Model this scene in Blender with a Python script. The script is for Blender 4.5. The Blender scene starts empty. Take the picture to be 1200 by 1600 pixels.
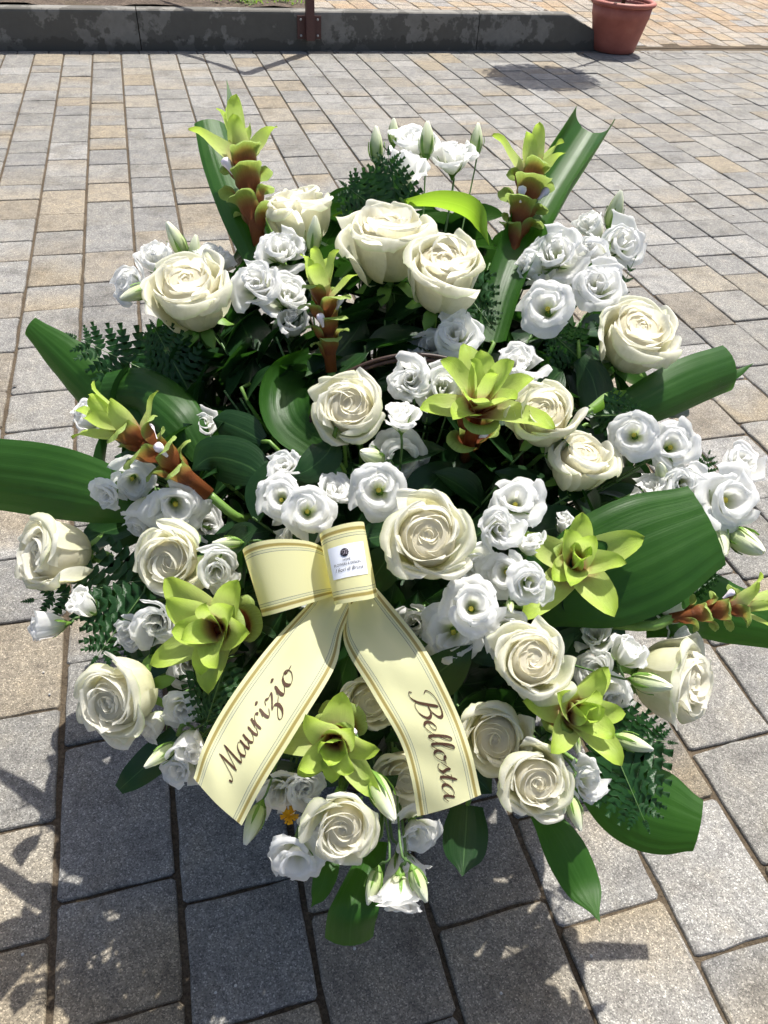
import bpy, math, random
import numpy as np
from mathutils import Vector, Matrix

random.seed(7)
rng = np.random.default_rng(7)
scene = bpy.context.scene
COL = scene.collection

# ------------------------------------------------------------------ camera
H = 1.25
PITCH, ROLL, F = math.radians(42.186), math.radians(3.948), 1173.95
FW = np.array([0, math.cos(PITCH), -math.sin(PITCH)])
_r = np.array([1.0, 0, 0]); _u = np.cross(_r, FW)
RT = math.cos(ROLL) * _r + math.sin(ROLL) * _u
UP = -math.sin(ROLL) * _r + math.cos(ROLL) * _u
EYE = np.array([0, 0, H])
cam_d = bpy.data.cameras.new('camera')
cam_d.sensor_fit = 'HORIZONTAL'; cam_d.sensor_width = 36.0
cam_d.lens = 36.0 * F / 1200.0
cam_d.clip_start = 0.02; cam_d.clip_end = 500
cam = bpy.data.objects.new('camera', cam_d); COL.objects.link(cam)
cam.matrix_world = Matrix(((RT[0], UP[0], -FW[0], 0), (RT[1], UP[1], -FW[1], 0), (RT[2], UP[2], -FW[2], H), (0, 0, 0, 1)))
scene.camera = cam

# ------------------------------------------------------------------ light
SUN_EL = math.radians(62); SUN_AZ = math.atan2(0.38, 0.92)      # azimuth from +Y towards +X
world = bpy.data.worlds.new('World'); scene.world = world; world.use_nodes = True
wn = world.node_tree.nodes; wl = world.node_tree.links
sky = wn.new('ShaderNodeTexSky'); sky.sky_type = 'NISHITA'; sky.sun_disc = False
sky.sun_elevation = SUN_EL; sky.sun_rotation = SUN_AZ; sky.air_density = 0.8; sky.dust_density = 3.0; sky.ozone_density = 0.2
wn['Background'].inputs['Strength'].default_value = 0.10
wl.new(sky.outputs[0], wn['Background'].inputs['Color'])
sun_d = bpy.data.lights.new('sun', 'SUN'); sun_d.energy = 4.3; sun_d.angle = math.radians(0.5); sun_d.color = (1.0, 0.97, 0.91)
sun = bpy.data.objects.new('sun', sun_d); COL.objects.link(sun)
SDIR = Vector((math.sin(SUN_AZ) * math.cos(SUN_EL), math.cos(SUN_AZ) * math.cos(SUN_EL), math.sin(SUN_EL)))
sun.rotation_euler = (-SDIR).to_track_quat('-Z', 'Y').to_euler(); sun.location = (2, 3, 6)
scene.view_settings.view_transform = 'Standard'; scene.view_settings.look = 'None'
scene.view_settings.gamma = 1.0; scene.view_settings.exposure = 0.82
scene.view_settings.use_curve_mapping = False
scene.render.engine = 'CYCLES'
scene.cycles.max_bounces = 8; scene.cycles.diffuse_bounces = 5; scene.cycles.transmission_bounces = 6; scene.cycles.use_adaptive_sampling = True; scene.cycles.adaptive_threshold = 0.03; scene.cycles.glossy_bounces = 3; scene.cycles.transparent_max_bounces = 8

# ------------------------------------------------------------------ helpers
KS = 1.15                                   # metres per depth unit of the flower arrangement
def at(px, py, d):
    """world point seen at photo pixel (px,py), d metres deep along the view axis"""
    return EYE + (RT * (px - 600) / F - UP * (py - 800) / F + FW) * d * KS
def project(P):
    v = np.asarray(P, float) - EYE; d = v @ FW
    return 600 + F * (v @ RT) / d, 800 - F * (v @ UP) / d, d
def dome(px, py):
    """depth of the mounded front of the flower arrangement"""
    rho = ((px - 600) / 620) ** 2 + ((py - 820) / 640) ** 2
    return 0.86 + (820 - py) * 0.00029 - 0.10 * max(0.0, 1 - rho)
def nrm(v):
    v = np.asarray(v, float); return v / (np.linalg.norm(v) + 1e-12)

def link(o, parent=None):
    COL.objects.link(o)
    if parent is not None: o.parent = parent
    return o
def tag(o, label=None, cat=None, group=None, kind=None):
    if label: o['label'] = label
    if cat: o['category'] = cat
    if group: o['group'] = group
    if kind: o['kind'] = kind
    return o
def mesh(name, verts, faces, mats=(), smooth=True, attrs=None):
    me = bpy.data.meshes.new(name)
    me.from_pydata([tuple(map(float, v)) for v in verts], [], faces)
    for m in mats: me.materials.append(M[m])
    if attrs:
        for k, a in attrs.items():
            if np.ndim(a) == 2:
                at_ = me.attributes.new(k, 'FLOAT_COLOR', 'POINT'); at_.data.foreach_set('color', np.asarray(a, np.float32).ravel())
            else:
                at_ = me.attributes.new(k, 'FLOAT', 'POINT'); at_.data.foreach_set('value', np.asarray(a, np.float32).ravel())
    if smooth: me.polygons.foreach_set('use_smooth', [True] * len(me.polygons))
    me.update()
    return me
def obj(name, me, parent=None):
    return link(bpy.data.objects.new(name, me), parent)
def empty(name, Mx):
    o = bpy.data.objects.new(name, None); o.empty_display_size = 0.02; link(o); o.matrix_world = Mx; return o
def frame(P, Z, X=None):
    """matrix with origin P and z axis Z"""
    Z = nrm(Z); X = np.array([1.0, 0.13, 0.2]) if X is None else np.asarray(X, float)
    X = nrm(X - Z * (X @ Z)); Y = np.cross(Z, X)
    return np.array([[X[0], Y[0], Z[0], P[0]], [X[1], Y[1], Z[1], P[1]], [X[2], Y[2], Z[2], P[2]], [0, 0, 0, 1.0]])
def tomat(A, s=1.0):
    A = A.copy(); A[:3, :3] *= s; return Matrix([list(map(float, r)) for r in A])
def to_local(Amat, pts):
    inv = np.linalg.inv(np.array(Amat)); pts = np.asarray(pts, float)
    return pts @ inv[:3, :3].T + inv[:3, 3]
def catmull(pts, n):
    pts = np.asarray(pts, float); k = len(pts)
    P = np.vstack([2 * pts[0] - pts[1], pts, 2 * pts[-1] - pts[-2]])
    out = []
    for s in np.linspace(0, k - 1 - 1e-9, n):
        i = int(s); t = s - i; p0, p1, p2, p3 = P[i], P[i + 1], P[i + 2], P[i + 3]
        out.append(0.5 * (2 * p1 + (p2 - p0) * t + (2 * p0 - 5 * p1 + 4 * p2 - p3) * t * t + (3 * p1 - p0 - 3 * p2 + p3) * t ** 3))
    return np.array(out)
def tube(pts, rad, n=6, cap=True):
    pts = np.asarray(pts, float); m = len(pts); rad = np.broadcast_to(rad, (m,))
    T = np.gradient(pts, axis=0); T /= np.linalg.norm(T, axis=1)[:, None] + 1e-12
    ref = np.array([0.31, 0.2, 0.93]); V = []; Fc = []
    a = nrm(np.cross(T[0], ref))
    for i in range(m):
        a = nrm(a - T[i] * (a @ T[i])); b = np.cross(T[i], a)
        for j in range(n):
            th = 2 * math.pi * j / n; V.append(pts[i] + rad[i] * (a * math.cos(th) + b * math.sin(th)))
    for i in range(m - 1):
        for j in range(n):
            Fc.append((i * n + j, i * n + (j + 1) % n, (i + 1) * n + (j + 1) % n, (i + 1) * n + j))
    if cap: Fc.append(tuple(range(n))[::-1]); Fc.append(tuple((m - 1) * n + j for j in range(n)))
    return V, Fc
class MB:
    def __init__(s): s.v = []; s.f = []; s.n = 0
    def add(s, V, Fc):
        s.v.extend(V); s.f.extend([tuple(i + s.n for i in f) for f in Fc]); s.n += len(V); return s
    def tube(s, *a, **k): return s.add(*tube(*a, **k))
    def box(s, c, h, R=None):
        R = np.eye(3) if R is None else R
        V = [np.asarray(c) + R @ (np.array([x, y, z]) * h) for x in (-1, 1) for y in (-1, 1) for z in (-1, 1)]
        return s.add(V, [(0, 1, 3, 2), (4, 6, 7, 5), (0, 4, 5, 1), (2, 3, 7, 6), (0, 2, 6, 4), (1, 5, 7, 3)])
    def lathe(s, prof, n=24, c=(0, 0, 0)):
        V = [(c[0] + r * math.cos(2 * math.pi * j / n), c[1] + r * math.sin(2 * math.pi * j / n), c[2] + z) for r, z in prof for j in range(n)]
        Fc = [(i * n + j, i * n + (j + 1) % n, (i + 1) * n + (j + 1) % n, (i + 1) * n + j) for i in range(len(prof) - 1) for j in range(n)]
        return s.add(V, Fc)
    def mesh(s, name, mat, smooth=True, attrs=None): return mesh(name, s.v, s.f, [mat], smooth, attrs)
def gridfaces(nv, nu):
    return [(i * nu + j, i * nu + j + 1, (i + 1) * nu + j + 1, (i + 1) * nu + j) for i in range(nv - 1) for j in range(nu - 1)]

# ------------------------------------------------------------------ materials
M = {}
class NT:
    def __init__(s, name):
        m = bpy.data.materials.new(name); m.use_nodes = True; s.m = m; s.t = m.node_tree; s.n = s.t.nodes; s.l = s.t.links
        s.b = s.n['Principled BSDF']; s.out = s.n['Material Output']; M[name] = m
    def node(s, kind, ins=None, **props):
        nd = s.n.new(kind)
        for k, v in props.items(): setattr(nd, k, v)
        for k, v in (ins or {}).items():
            if isinstance(v, bpy.types.NodeSocket): s.l.new(v, nd.inputs[k])
            else: nd.inputs[k].default_value = v
        return nd
    def attr(s, name, out='Fac'): return s.node('ShaderNodeAttribute', attribute_name=name).outputs[out]
    def math(s, op, a, b=0.0, c=0.0): return s.node('ShaderNodeMath', {0: a, 1: b, 2: c}, operation=op).outputs[0]
    def ramp(s, fac, stops, interp='LINEAR'):
        r = s.node('ShaderNodeValToRGB', {0: fac}); cr = r.color_ramp; cr.interpolation = interp
        while len(cr.elements) < len(stops): cr.elements.new(0.5)
        for e, (p, c) in zip(cr.elements, stops): e.position = p; e.color = (*c, 1) if len(c) == 3 else c
        return r.outputs[0]
    def mix(s, fac, a, b, mode='MIX'):
        nd = s.node('ShaderNodeMix', data_type='RGBA', blend_type=mode)
        for i, v in ((0, fac), (6, a), (7, b)):
            if isinstance(v, bpy.types.NodeSocket): s.l.new(v, nd.inputs[i])
            else: nd.inputs[i].default_value = (*v, 1) if isinstance(v, tuple) and len(v) == 3 else v
        return nd.outputs[2]
    def noise(s, vec, scale, detail=3, rough=0.55): return s.node('ShaderNodeTexNoise', {'Vector': vec, 'Scale': scale, 'Detail': detail, 'Roughness': rough}).outputs[0]
    def obj(s): return s.node('ShaderNodeTexCoord').outputs['Object']
    def pos(s): return s.node('ShaderNodeNewGeometry').outputs['Position']
    def xyz(s, x, y, z=0.0): return s.node('ShaderNodeCombineXYZ', {0: x, 1: y, 2: z}).outputs[0]
    def bump(s, h, strength, dist): s.last = s.node('ShaderNodeBump', {'Height': h, 'Strength': strength, 'Distance': dist}).outputs[0]; s.l.new(s.last, s.b.inputs['Normal']); return s.last
    def set(s, **k):
        for a, v in k.items():
            i = s.b.inputs[a.replace('_', ' ')]
            if isinstance(v, bpy.types.NodeSocket): s.l.new(v, i)
            else: i.default_value = (*v, 1) if isinstance(v, tuple) and len(v) == 3 else v
        return s
    def translucent(s, col, fac, normal=None):
        tr = s.node('ShaderNodeBsdfTranslucent')
        if isinstance(col, bpy.types.NodeSocket): s.l.new(col, tr.inputs[0])
        else: tr.inputs[0].default_value = (*col, 1)
        if normal is not None: s.l.new(normal, tr.inputs['Normal'])
        mx = s.node('ShaderNodeMixShader', {0: fac, 1: s.b.outputs[0], 2: tr.outputs[0]})
        s.l.new(mx.outputs[0], s.out.inputs['Surface'])

def petal_mat(name, stops, trans=0.35, rough=0.5, vein=0.25, tcol=None, vmix=0.12):
    t = NT(name); pv = t.attr('pv'); pu = t.attr('pu')
    v = t.xyz(t.math('MULTIPLY', pu, 13.0), t.math('MULTIPLY', pv, 1.8), t.node('ShaderNodeObjectInfo').outputs['Random'])
    nz = t.noise(v, 2.2, 4, 0.65)
    col = t.ramp(pv, stops)
    bl = t.noise(t.pos(), 120, 3, 0.6)
    col = t.mix(0.12, col, t.ramp(bl, [(0.35, (0.62, 0.60, 0.40)), (0.55, (1, 1, 1))]), 'MULTIPLY')
    col = t.mix(vmix, col, t.ramp(nz, [(0.3, (0.55, 0.55, 0.42)), (0.7, (1, 1, 0.97))]), 'MULTIPLY')
    t.set(Base_Color=col, Roughness=rough)
    t.b.inputs['Specular IOR Level'].default_value = 0.25
    t.bump(nz, vein, 0.002)
    t.translucent(col if tcol is None else t.mix(1.0, col, tcol, 'MULTIPLY'), trans)
CW = (0.86, 0.84, 0.74)
petal_mat('rose_heart', [(0, (0.90, 0.76, 0.46)), (0.45, (0.945, 0.86, 0.62)), (0.8, (0.95, 0.91, 0.76)), (1, (0.955, 0.935, 0.84))], 0.60, 0.45, 0.15)
petal_mat('rose_petal', [(0, (0.78, 0.80, 0.40)), (0.25, (0.91, 0.885, 0.66)), (0.6, (0.95, 0.93, 0.815)), (1, (0.96, 0.948, 0.88))], 0.60, 0.45, 0.15)
petal_mat('rose_outer_petal', [(0, (0.62, 0.72, 0.26)), (0.3, (0.87, 0.87, 0.65)), (0.7, (0.94, 0.925, 0.81)), (0.92, (0.925, 0.915, 0.78)), (1, (0.76, 0.82, 0.54))], 0.60, 0.45, 0.15)
petal_mat('lisianthus_petal', [(0, (0.50, 0.60, 0.22)), (0.18, (0.80, 0.84, 0.62)), (0.4, (0.96, 0.96, 0.945)), (1, (0.975, 0.975, 0.975))], 0.60, 0.5, 0.2, vmix=0.05)
petal_mat('bud_petal', [(0, (0.30, 0.46, 0.12)), (0.4, (0.60, 0.70, 0.34)), (0.75, (0.82, 0.85, 0.66)), (1, (0.90, 0.90, 0.80))], 0.25, 0.5, 0.3)
petal_mat('curcuma_pouch', [(0, (0.24, 0.075, 0.035)), (0.32, (0.32, 0.11, 0.04)), (0.50, (0.36, 0.23, 0.06)), (0.64, (0.33, 0.42, 0.09)), (1, (0.44, 0.60, 0.18))], 0.42, 0.4, 0.5, vmix=0.55)
petal_mat('curcuma_bract', [(0, (0.40, 0.13, 0.06)), (0.16, (0.62, 0.40, 0.24)), (0.36, (0.62, 0.72, 0.26)), (0.8, (0.52, 0.70, 0.11)), (0.96, (0.44, 0.62, 0.08)), (1, (0.36, 0.40, 0.10))], 0.48, 0.34, 0.45, vmix=0.20)
def plain(name, col, rough=0.5, trans=0.0, spec=0.4, noise=0.0, nscale=60):
    t = NT(name); c = col
    if noise:
        nz = t.noise(t.obj(), nscale, 4)
        c = t.mix(nz, tuple(x * (1 - noise) for x in col), tuple(min(1, x * (1 + noise)) for x in col))
        t.bump(nz, 0.2, 0.002)
    t.set(Base_Color=c, Roughness=rough); t.b.inputs['Specular IOR Level'].default_value = spec
    if trans: t.translucent(c if noise else col, trans)
plain('stem', (0.13, 0.24, 0.045), 0.45, 0, 0.4, 0.25)
plain('thin_stem', (0.09, 0.17, 0.05), 0.5, 0, 0.4, 0.2)
plain('sepal', (0.16, 0.30, 0.05), 0.5, 0.2)
plain('stigma', (0.55, 0.48, 0.06), 0.6, 0, 0.3, 0.3, 400)
plain('anther_white', (0.85, 0.76, 0.84), 0.35)
plain('wicker', (0.035, 0.016, 0.010), 0.5, 0, 0.4, 0.4)
plain('foam', (0.02, 0.06, 0.015), 0.95, 0, 0.1, 0.4, 200)
def leaf_mat(name, dark, light, tcol, trans, rough, stripes=26.0, bumpy=0.5, vein=None):
    t = NT(name); pu = t.attr('pu'); pv = t.attr('pv'); ob = t.pos()
    w = t.noise(t.xyz(t.math('MULTIPLY', pu, stripes), t.math('MULTIPLY', pv, 0.8)), 1.0, 2)
    lo = t.noise(ob, 22, 3)
    f = t.math('ADD', t.math('MULTIPLY', w, 0.45), t.math('MULTIPLY', lo, 0.70))
    col = t.ramp(f, [(0.30, dark), (0.85, light)])
    if vein:
        rib = t.math('LESS_THAN', t.math('ABSOLUTE', pu), 0.035)
        col = t.mix(t.math('MULTIPLY', rib, 0.6), col, vein)
    sp = t.ramp(t.noise(ob, 55, 4, 0.7), [(0.68, (0, 0, 0)), (0.74, (1, 1, 1))])
    col = t.mix(t.math('MULTIPLY', t.node('ShaderNodeRGBToBW', {0: sp}).outputs[0], 0.25), col, (0.12, 0.13, 0.06))
    t.set(Base_Color=col, Roughness=t.math('MULTIPLY_ADD', lo, 0.25, rough - 0.12)); t.b.inputs['Specular IOR Level'].default_value = 0.30
    h = t.math('ADD', w, t.math('MULTIPLY', t.noise(ob, 160, 2), 0.25))
    t.bump(h, bumpy, 0.0015)
    t.translucent(tcol, trans)
leaf_mat('aspidistra', (0.016, 0.062, 0.008), (0.032, 0.100, 0.013), (0.10, 0.34, 0.01), 0.30, 0.42, 44, 0.3, (0.04, 0.115, 0.02))
leaf_mat('salal', (0.008, 0.030, 0.009), (0.018, 0.055, 0.014), (0.06, 0.20, 0.02), 0.15, 0.36, 5, 0.5, (0.06, 0.13, 0.04))
leaf_mat('lime_leaf', (0.12, 0.27, 0.02), (0.20, 0.38, 0.04), (0.45, 0.75, 0.05), 0.45, 0.42, 6, 0.4, (0.25, 0.42, 0.08))
leaf_mat('fern', (0.009, 0.040, 0.011), (0.022, 0.075, 0.019), (0.06, 0.20, 0.03), 0.18, 0.38, 8, 0.4)
leaf_mat('weed', (0.10, 0.19, 0.03), (0.20, 0.32, 0.06), (0.3, 0.5, 0.05), 0.3, 0.5, 4, 0.2)

def ribbon_mat():
    t = NT('ribbon'); u = t.math('ABSOLUTE', t.attr('pu'))
    cream = (0.88, 0.87, 0.52); gold = (0.44, 0.36, 0.12); dark = (0.30, 0.30, 0.24); pale = (0.76, 0.77, 0.52)
    c = t.ramp(u, [(0, cream), (0.66, dark), (0.672, pale), (0.735, dark), (0.747, cream), (0.79, (0.70, 0.62, 0.32)), (0.805, gold), (0.885, (0.74, 0.68, 0.38)), (0.90, cream)], 'CONSTANT')
    nz = t.noise(t.pos(), 90, 3)
    t.set(Base_Color=c, Roughness=0.42); t.b.inputs['Specular IOR Level'].default_value = 0.4
    t.bump(t.math('ADD', t.noise(t.pos(), 700, 2), t.math('MULTIPLY', nz, 2.0)), 0.12, 0.0008)
    t.translucent(t.mix(1.0, c, (1.0, 0.92, 0.58), 'MULTIPLY'), 0.42)
ribbon_mat()
plain('print_brown', (0.065, 0.030, 0.014), 0.4)
plain('sticker', (0.80, 0.82, 0.86), 0.3, 0, 0.5)
plain('print_black', (0.015, 0.012, 0.018), 0.5)
plain('print_grey', (0.30, 0.27, 0.30), 0.5)

def stone_mat(name, bumpy=0.5, grain=520.0):
    t = NT(name); P = t.pos(); tint = t.attr('tint', 'Color')
    vor = t.node('ShaderNodeTexVoronoi', {'Vector': P, 'Scale': grain})
    g = t.node('ShaderNodeSeparateColor', {0: vor.outputs['Color']}).outputs[0]
    big = t.noise(P, 16, 4, 0.6); mid = t.noise(P, 75, 4, 0.6); fine = t.noise(P, 900, 2)
    gr = t.ramp(g, [(0, (0.50, 0.50, 0.50)), (0.35, (0.86, 0.86, 0.86)), (0.80, (1.10, 1.10, 1.09)), (0.94, (1.6, 1.6, 1.58)), (1, (2.0, 2.0, 2.0))])
    c = t.mix(1.0, tint, gr, 'MULTIPLY')
    c = t.mix(1.0, c, t.ramp(big, [(0.28, (0.70, 0.69, 0.70)), (0.5, (1, 1, 1)), (0.75, (1.14, 1.10, 1.03))]), 'MULTIPLY')
    c = t.mix(0.8, c, t.ramp(mid, [(0.3, (0.74, 0.73, 0.72)), (0.6, (1.08, 1.08, 1.08))]), 'MULTIPLY')
    st = t.noise(P, 4.5, 5, 0.65)
    c = t.mix(1.0, c, t.ramp(st, [(0.33, (0.74, 0.72, 0.69)), (0.48, (1, 1, 1)), (0.68, (1.06, 1.05, 1.03))]), 'MULTIPLY')
    t.set(Base_Color=c, Roughness=0.78); t.b.inputs['Specular IOR Level'].default_value = 0.35
    h = t.math('ADD', t.math('ADD', g, t.math('MULTIPLY', fine, 0.8)), t.math('MULTIPLY', mid, 2.5))
    t.bump(h, bumpy, 0.0018)
stone_mat('paver')
def soil_mat(name, a, b, scale=220.0):
    t = NT(name); P = t.pos(); n1 = t.noise(P, scale, 4, 0.7); n2 = t.noise(P, 9, 3)
    c = t.mix(1.0, t.ramp(n1, [(0.3, a), (0.7, b)]), t.ramp(n2, [(0.3, (0.7, 0.7, 0.7)), (0.7, (1.1, 1.1, 1.1))]), 'MULTIPLY')
    t.set(Base_Color=c, Roughness=0.95); t.b.inputs['Specular IOR Level'].default_value = 0.15
    t.bump(n1, 0.9, 0.004)
soil_mat('joint_sand', (0.045, 0.034, 0.024), (0.16, 0.125, 0.085))
soil_mat('soil', (0.035, 0.026, 0.018), (0.17, 0.13, 0.10), 60)
def concrete_mat():
    t = NT('kerb_concrete'); P = t.pos(); z = t.node('ShaderNodeSeparateXYZ', {0: P}).outputs[2]
    n1 = t.noise(P, 3.2, 5, 0.65); n2 = t.noise(P, 140, 3); n3 = t.noise(P, 14, 4, 0.6)
    base = t.ramp(n3, [(0.3, (0.17, 0.16, 0.14)), (0.7, (0.23, 0.218, 0.192))])
    # damp, mossy staining creeping up from the foot and down from the lip in patches
    foot = t.math('SUBTRACT', t.math('ADD', 0.075, t.math('MULTIPLY', t.math('SUBTRACT', n3, 0.5), 0.16)), z)
    low = t.math('MULTIPLY', foot, 30.0); low = t.node('ShaderNodeClamp', {0: low}).outputs[0]
    patch = t.ramp(t.math('ADD', n1, t.math('MULTIPLY', n3, 0.25)), [(0.60, (0, 0, 0)), (0.64, (1, 1, 1))])
    m = t.node('ShaderNodeClamp', {0: t.math('ADD', t.math('MULTIPLY', low, 0.8), t.math('MULTIPLY', t.node('ShaderNodeRGBToBW', {0: patch}).outputs[0], 0.75))}).outputs[0]
    c = t.mix(m, base, (0.075, 0.070, 0.058))
    t.set(Base_Color=c, Roughness=0.9); t.bump(t.math('ADD', n2, n3), 0.4, 0.004)
concrete_mat()
def pot_mat():
    t = NT('terracotta'); P = t.obj(); n = t.noise(P, 9, 5, 0.6); n2 = t.noise(P, 60, 3)
    c = t.ramp(n, [(0.3, (0.30, 0.085, 0.06)), (0.6, (0.38, 0.115, 0.08)), (0.8, (0.44, 0.17, 0.12))])
    t.set(Base_Color=c, Roughness=0.6); t.bump(n2, 0.15, 0.002)
pot_mat()
plain('brown_paint', (0.085, 0.035, 0.030), 0.45, 0, 0.4, 0.2, 90)
plain('bolt_steel', (0.45, 0.45, 0.44), 0.4)
plain('bark', (0.09, 0.06, 0.04), 0.9, 0, 0.2, 0.4)
plain('litter', (0.06, 0.035, 0.02), 0.9)
plain('pebble', (0.5, 0.48, 0.45), 0.8)
plain('dandelion', (0.75, 0.42, 0.02), 0.7)

# ------------------------------------------------------------------ paving
GA = math.radians(17.917); GN = np.array([math.cos(GA), math.sin(GA)]); GT = np.array([-math.sin(GA), math.cos(GA)])
W, OFF = 0.18715, -0.31172
KL = 6.37          # distance of the kerb front along the columns
def gw(s, l, z=0.0): p = s * GN + l * GT; return np.array([p[0], p[1], z])
def grnd(px, py, z=0.0):
    d = RT * (px - 600) / F - UP * (py - 800) / F + FW
    t = (z - H) / d[2]; p = EYE + d * t; return np.array([p[:2] @ GN, p[:2] @ GT])
ground = obj('ground', mesh('ground', [(-150, -150, -0.007), (150, -150, -0.007), (150, 150, -0.007), (-150, 150, -0.007)], [(0, 1, 2, 3)], ['joint_sand'], False))
tag(ground, kind='structure')
LENS = [0.182, 0.222, 0.262]
def paver_geo(s0, s1, l0, l1, near, zf, tints):
    """one worn paving block: rounded corners, slightly uneven arrises"""
    k = 4 if near else 2
    cs, cl = (s0 + s1) / 2, (l0 + l1) / 2; dz = random.gauss(0, 0.0012); tx, ty = random.gauss(0, 0.006), random.gauss(0, 0.006)
    R = 0.0055
    out = []
    per = [(s0, l0, 1, 0), (s1, l0, 0, 1), (s1, l1, -1, 0), (s0, l1, 0, -1)]
    for i, (s, l, ds, dl) in enumerate(per):
        s2, l2 = per[(i + 1) % 4][:2]
        L = abs(s2 - s) + abs(l2 - l)
        for j in range(k + 1):
            tt = (R + (L - 2 * R) * j / k) / L
            jit = random.gauss(0, 0.0011) if near else 0
            out.append((s + (s2 - s) * tt - dl * jit, l + (l2 - l) * tt + ds * jit))
    n = len(out); V = []; tc = []
    c0, c1, sp = tints
    for ring, (ins, z) in enumerate(((0.0, -0.03), (0.0, -0.0045), (0.0016, -0.0015), (0.0055, 0.0))):
        for s, l in out:
            a = cs + (s - cs) * (1 - ins / (s1 - s0) * 2); b = cl + (l - cl) * (1 - ins / (l1 - l0) * 2)
            zz = zf(a, b) + z + (dz + (a - cs) * tx + (b - cl) * ty if ring else 0)
            V.append(gw(a, b, zz)); f = (b - l0) / (l1 - l0)
            f = min(1, max(0, (f - sp) * 3 + 0.5)); tc.append(tuple(c0[i] * (1 - f) + c1[i] * f for i in range(3)) + (1,))
    Fc = [(r * n + j, r * n + (j + 1) % n, (r + 1) * n + (j + 1) % n, (r + 1) * n + j) for r in range(3) for j in range(n)]
    Fc.append(tuple(range(3 * n, 4 * n)))
    return V, Fc, tc
GREY = [(0.204, 0.198, 0.183), (0.213, 0.205, 0.188), (0.195, 0.190, 0.179), (0.224, 0.215, 0.196), (0.240, 0.234, 0.220)]
OCHRE = [(0.235, 0.203, 0.155), (0.230, 0.195, 0.142), (0.236, 0.212, 0.172), (0.220, 0.196, 0.160)]
def tintpick(po, far=0):
    base = random.choice(GREY); o = random.choice(OCHRE); r = random.random(); br = random.uniform(0.9, 1.12)
    base = tuple(x * br for x in base); o = tuple(x * br for x in o)
    if r < po * 0.45: return o, o, 0.5
    if r < po: return (o, base, random.uniform(0.2, 0.7)) if random.random() < 0.6 else (base, o, random.uniform(0.3, 0.8))
    f2 = random.uniform(0.93, 1.06); b2 = tuple(x * f2 for x in base); return base, b2, 0.5
measured = {-1: [6.17, 5.934, 5.665, 5.401, 5.171, 4.995, 4.805, 4.591, 4.33, 4.063, 3.821, 3.648, 3.372, 3.19, 2.969, 2.703, 2.52, 2.28, 2.02, 1.833, 1.512, 1.336, 1.146, 0.915, 0.69, 0.504],
            0: [1.012, 0.826, 0.552, 0.374], 1: [0.743, 0.503, 0.325], 2: [0.62, 0.44], 3: [0.555, 0.373], 4: [0.505, 0.326], 5: [0.64, 0.459, 0.232], 6: [0.77, 0.547, 0.33]}
cells = []
flat = lambda s, l: 0.0
for k in range(-16, 34):
    s0 = OFF + k * W; s1 = s0 + W
    g = 0.0052 if k in (-3, -2, -1, 0, 1, 2) else 0.0040
    js = sorted(measured.get(k, [random.uniform(2, 2.3)]))
    while js[-1] < KL - 0.36: js.append(js[-1] + random.choice(LENS))
    if k not in (-1,) or True:
        lo = js[0]
        while lo > -0.8: lo -= random.choice(LENS); js.insert(0, lo)
    js = [j for j in js if j < KL - 0.20] + [KL - 0.10]
    for a, b in zip(js[:-1], js[1:]):
        cells.append((s0 + g, s1 - g, a + 0.0022, b - 0.0022, k))
for i in range(60):      # a soldier row laid along the foot of the kerb
    s = -3.2 + i * 0.20
    cells.append((s + 0.003, s + 0.197, KL - 0.095, KL - 0.004, 99))
scored = []
for c in cells:
    P = [gw(c[i], c[j]) for i in (0, 1) for j in (2, 3)]
    if any((np.asarray(p) - EYE) @ FW < 0.15 for p in P): scored.append((0, c)); continue
    q = [project(p) for p in P]; xs = [v[0] for v in q]; ys = [v[1] for v in q]; mx, my = sum(xs) / 4, sum(ys) / 4
    ins = max(xs) > 0 and min(xs) < 1200 and max(ys) > 0 and min(ys) < 1600
    hid = ((mx - 590) / 400) ** 2 + ((my - 830) / 430) ** 2 < 1
    ar = (max(xs) - min(xs)) * (max(ys) - min(ys)) if ins and not hid else 0
    scored.append((ar, c))
scored.sort(key=lambda t: -t[0])
rest = MB(); rt = []
for i, (ar, c) in enumerate(scored):
    V, Fc, tc = paver_geo(c[0], c[1], c[2], c[3], i < 90, flat, tintpick(0.62 if i < 40 else 0.38))
    if i < 298 and ar > 0: obj('paver', mesh('paver', V, Fc, ['paver'], False, {'tint': tc}), ground)
    else: rest.add(V, Fc); rt.extend(tc)
tag(obj('distant_pavers', rest.mesh('distant_pavers', 'paver', False, {'tint': rt}), ground), kind='stuff')

# terrace behind the kerb, ramping down to the yard on the right
KH = 0.25
def terr(s, l):
    def cl(x): x = min(1, max(0, x)); return x * x * (3 - 2 * x)
    a = cl((3.75 - s) / 0.55); b = min(1, max(0, (l - (KL + 0.12)) / 3.2))
    return (KH - 0.012) * max(a, b)
ts = np.linspace(-7, 14, 85); tl = np.concatenate([np.linspace(KL + 0.1, 12, 40), [20, 60]])
TV = [gw(s, l, terr(s, l) - 0.007 + (0.004 if True else 0)) for l in tl for s in ts]
terrace = tag(obj('terrace', mesh('terrace', TV, gridfaces(len(tl), len(ts)), ['joint_sand'])), kind='structure')
TG = [(0.31, 0.245, 0.165), (0.32, 0.23, 0.14), (0.29, 0.255, 0.21), (0.26, 0.245, 0.225), (0.31, 0.27, 0.22), (0.29, 0.215, 0.14)]
tcell = []
for k in range(0, 46):
    s0 = 1.30 + k * 0.168; l = KL + 0.135 + random.uniform(0, 0.08); first = True
    while l < KL + 5.0:
        L = random.choice([0.17, 0.2, 0.24]); tcell.append((s0 + 0.004, s0 + 0.164, l + 0.003, l + L - 0.003)); l += L
tsc = []
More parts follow.
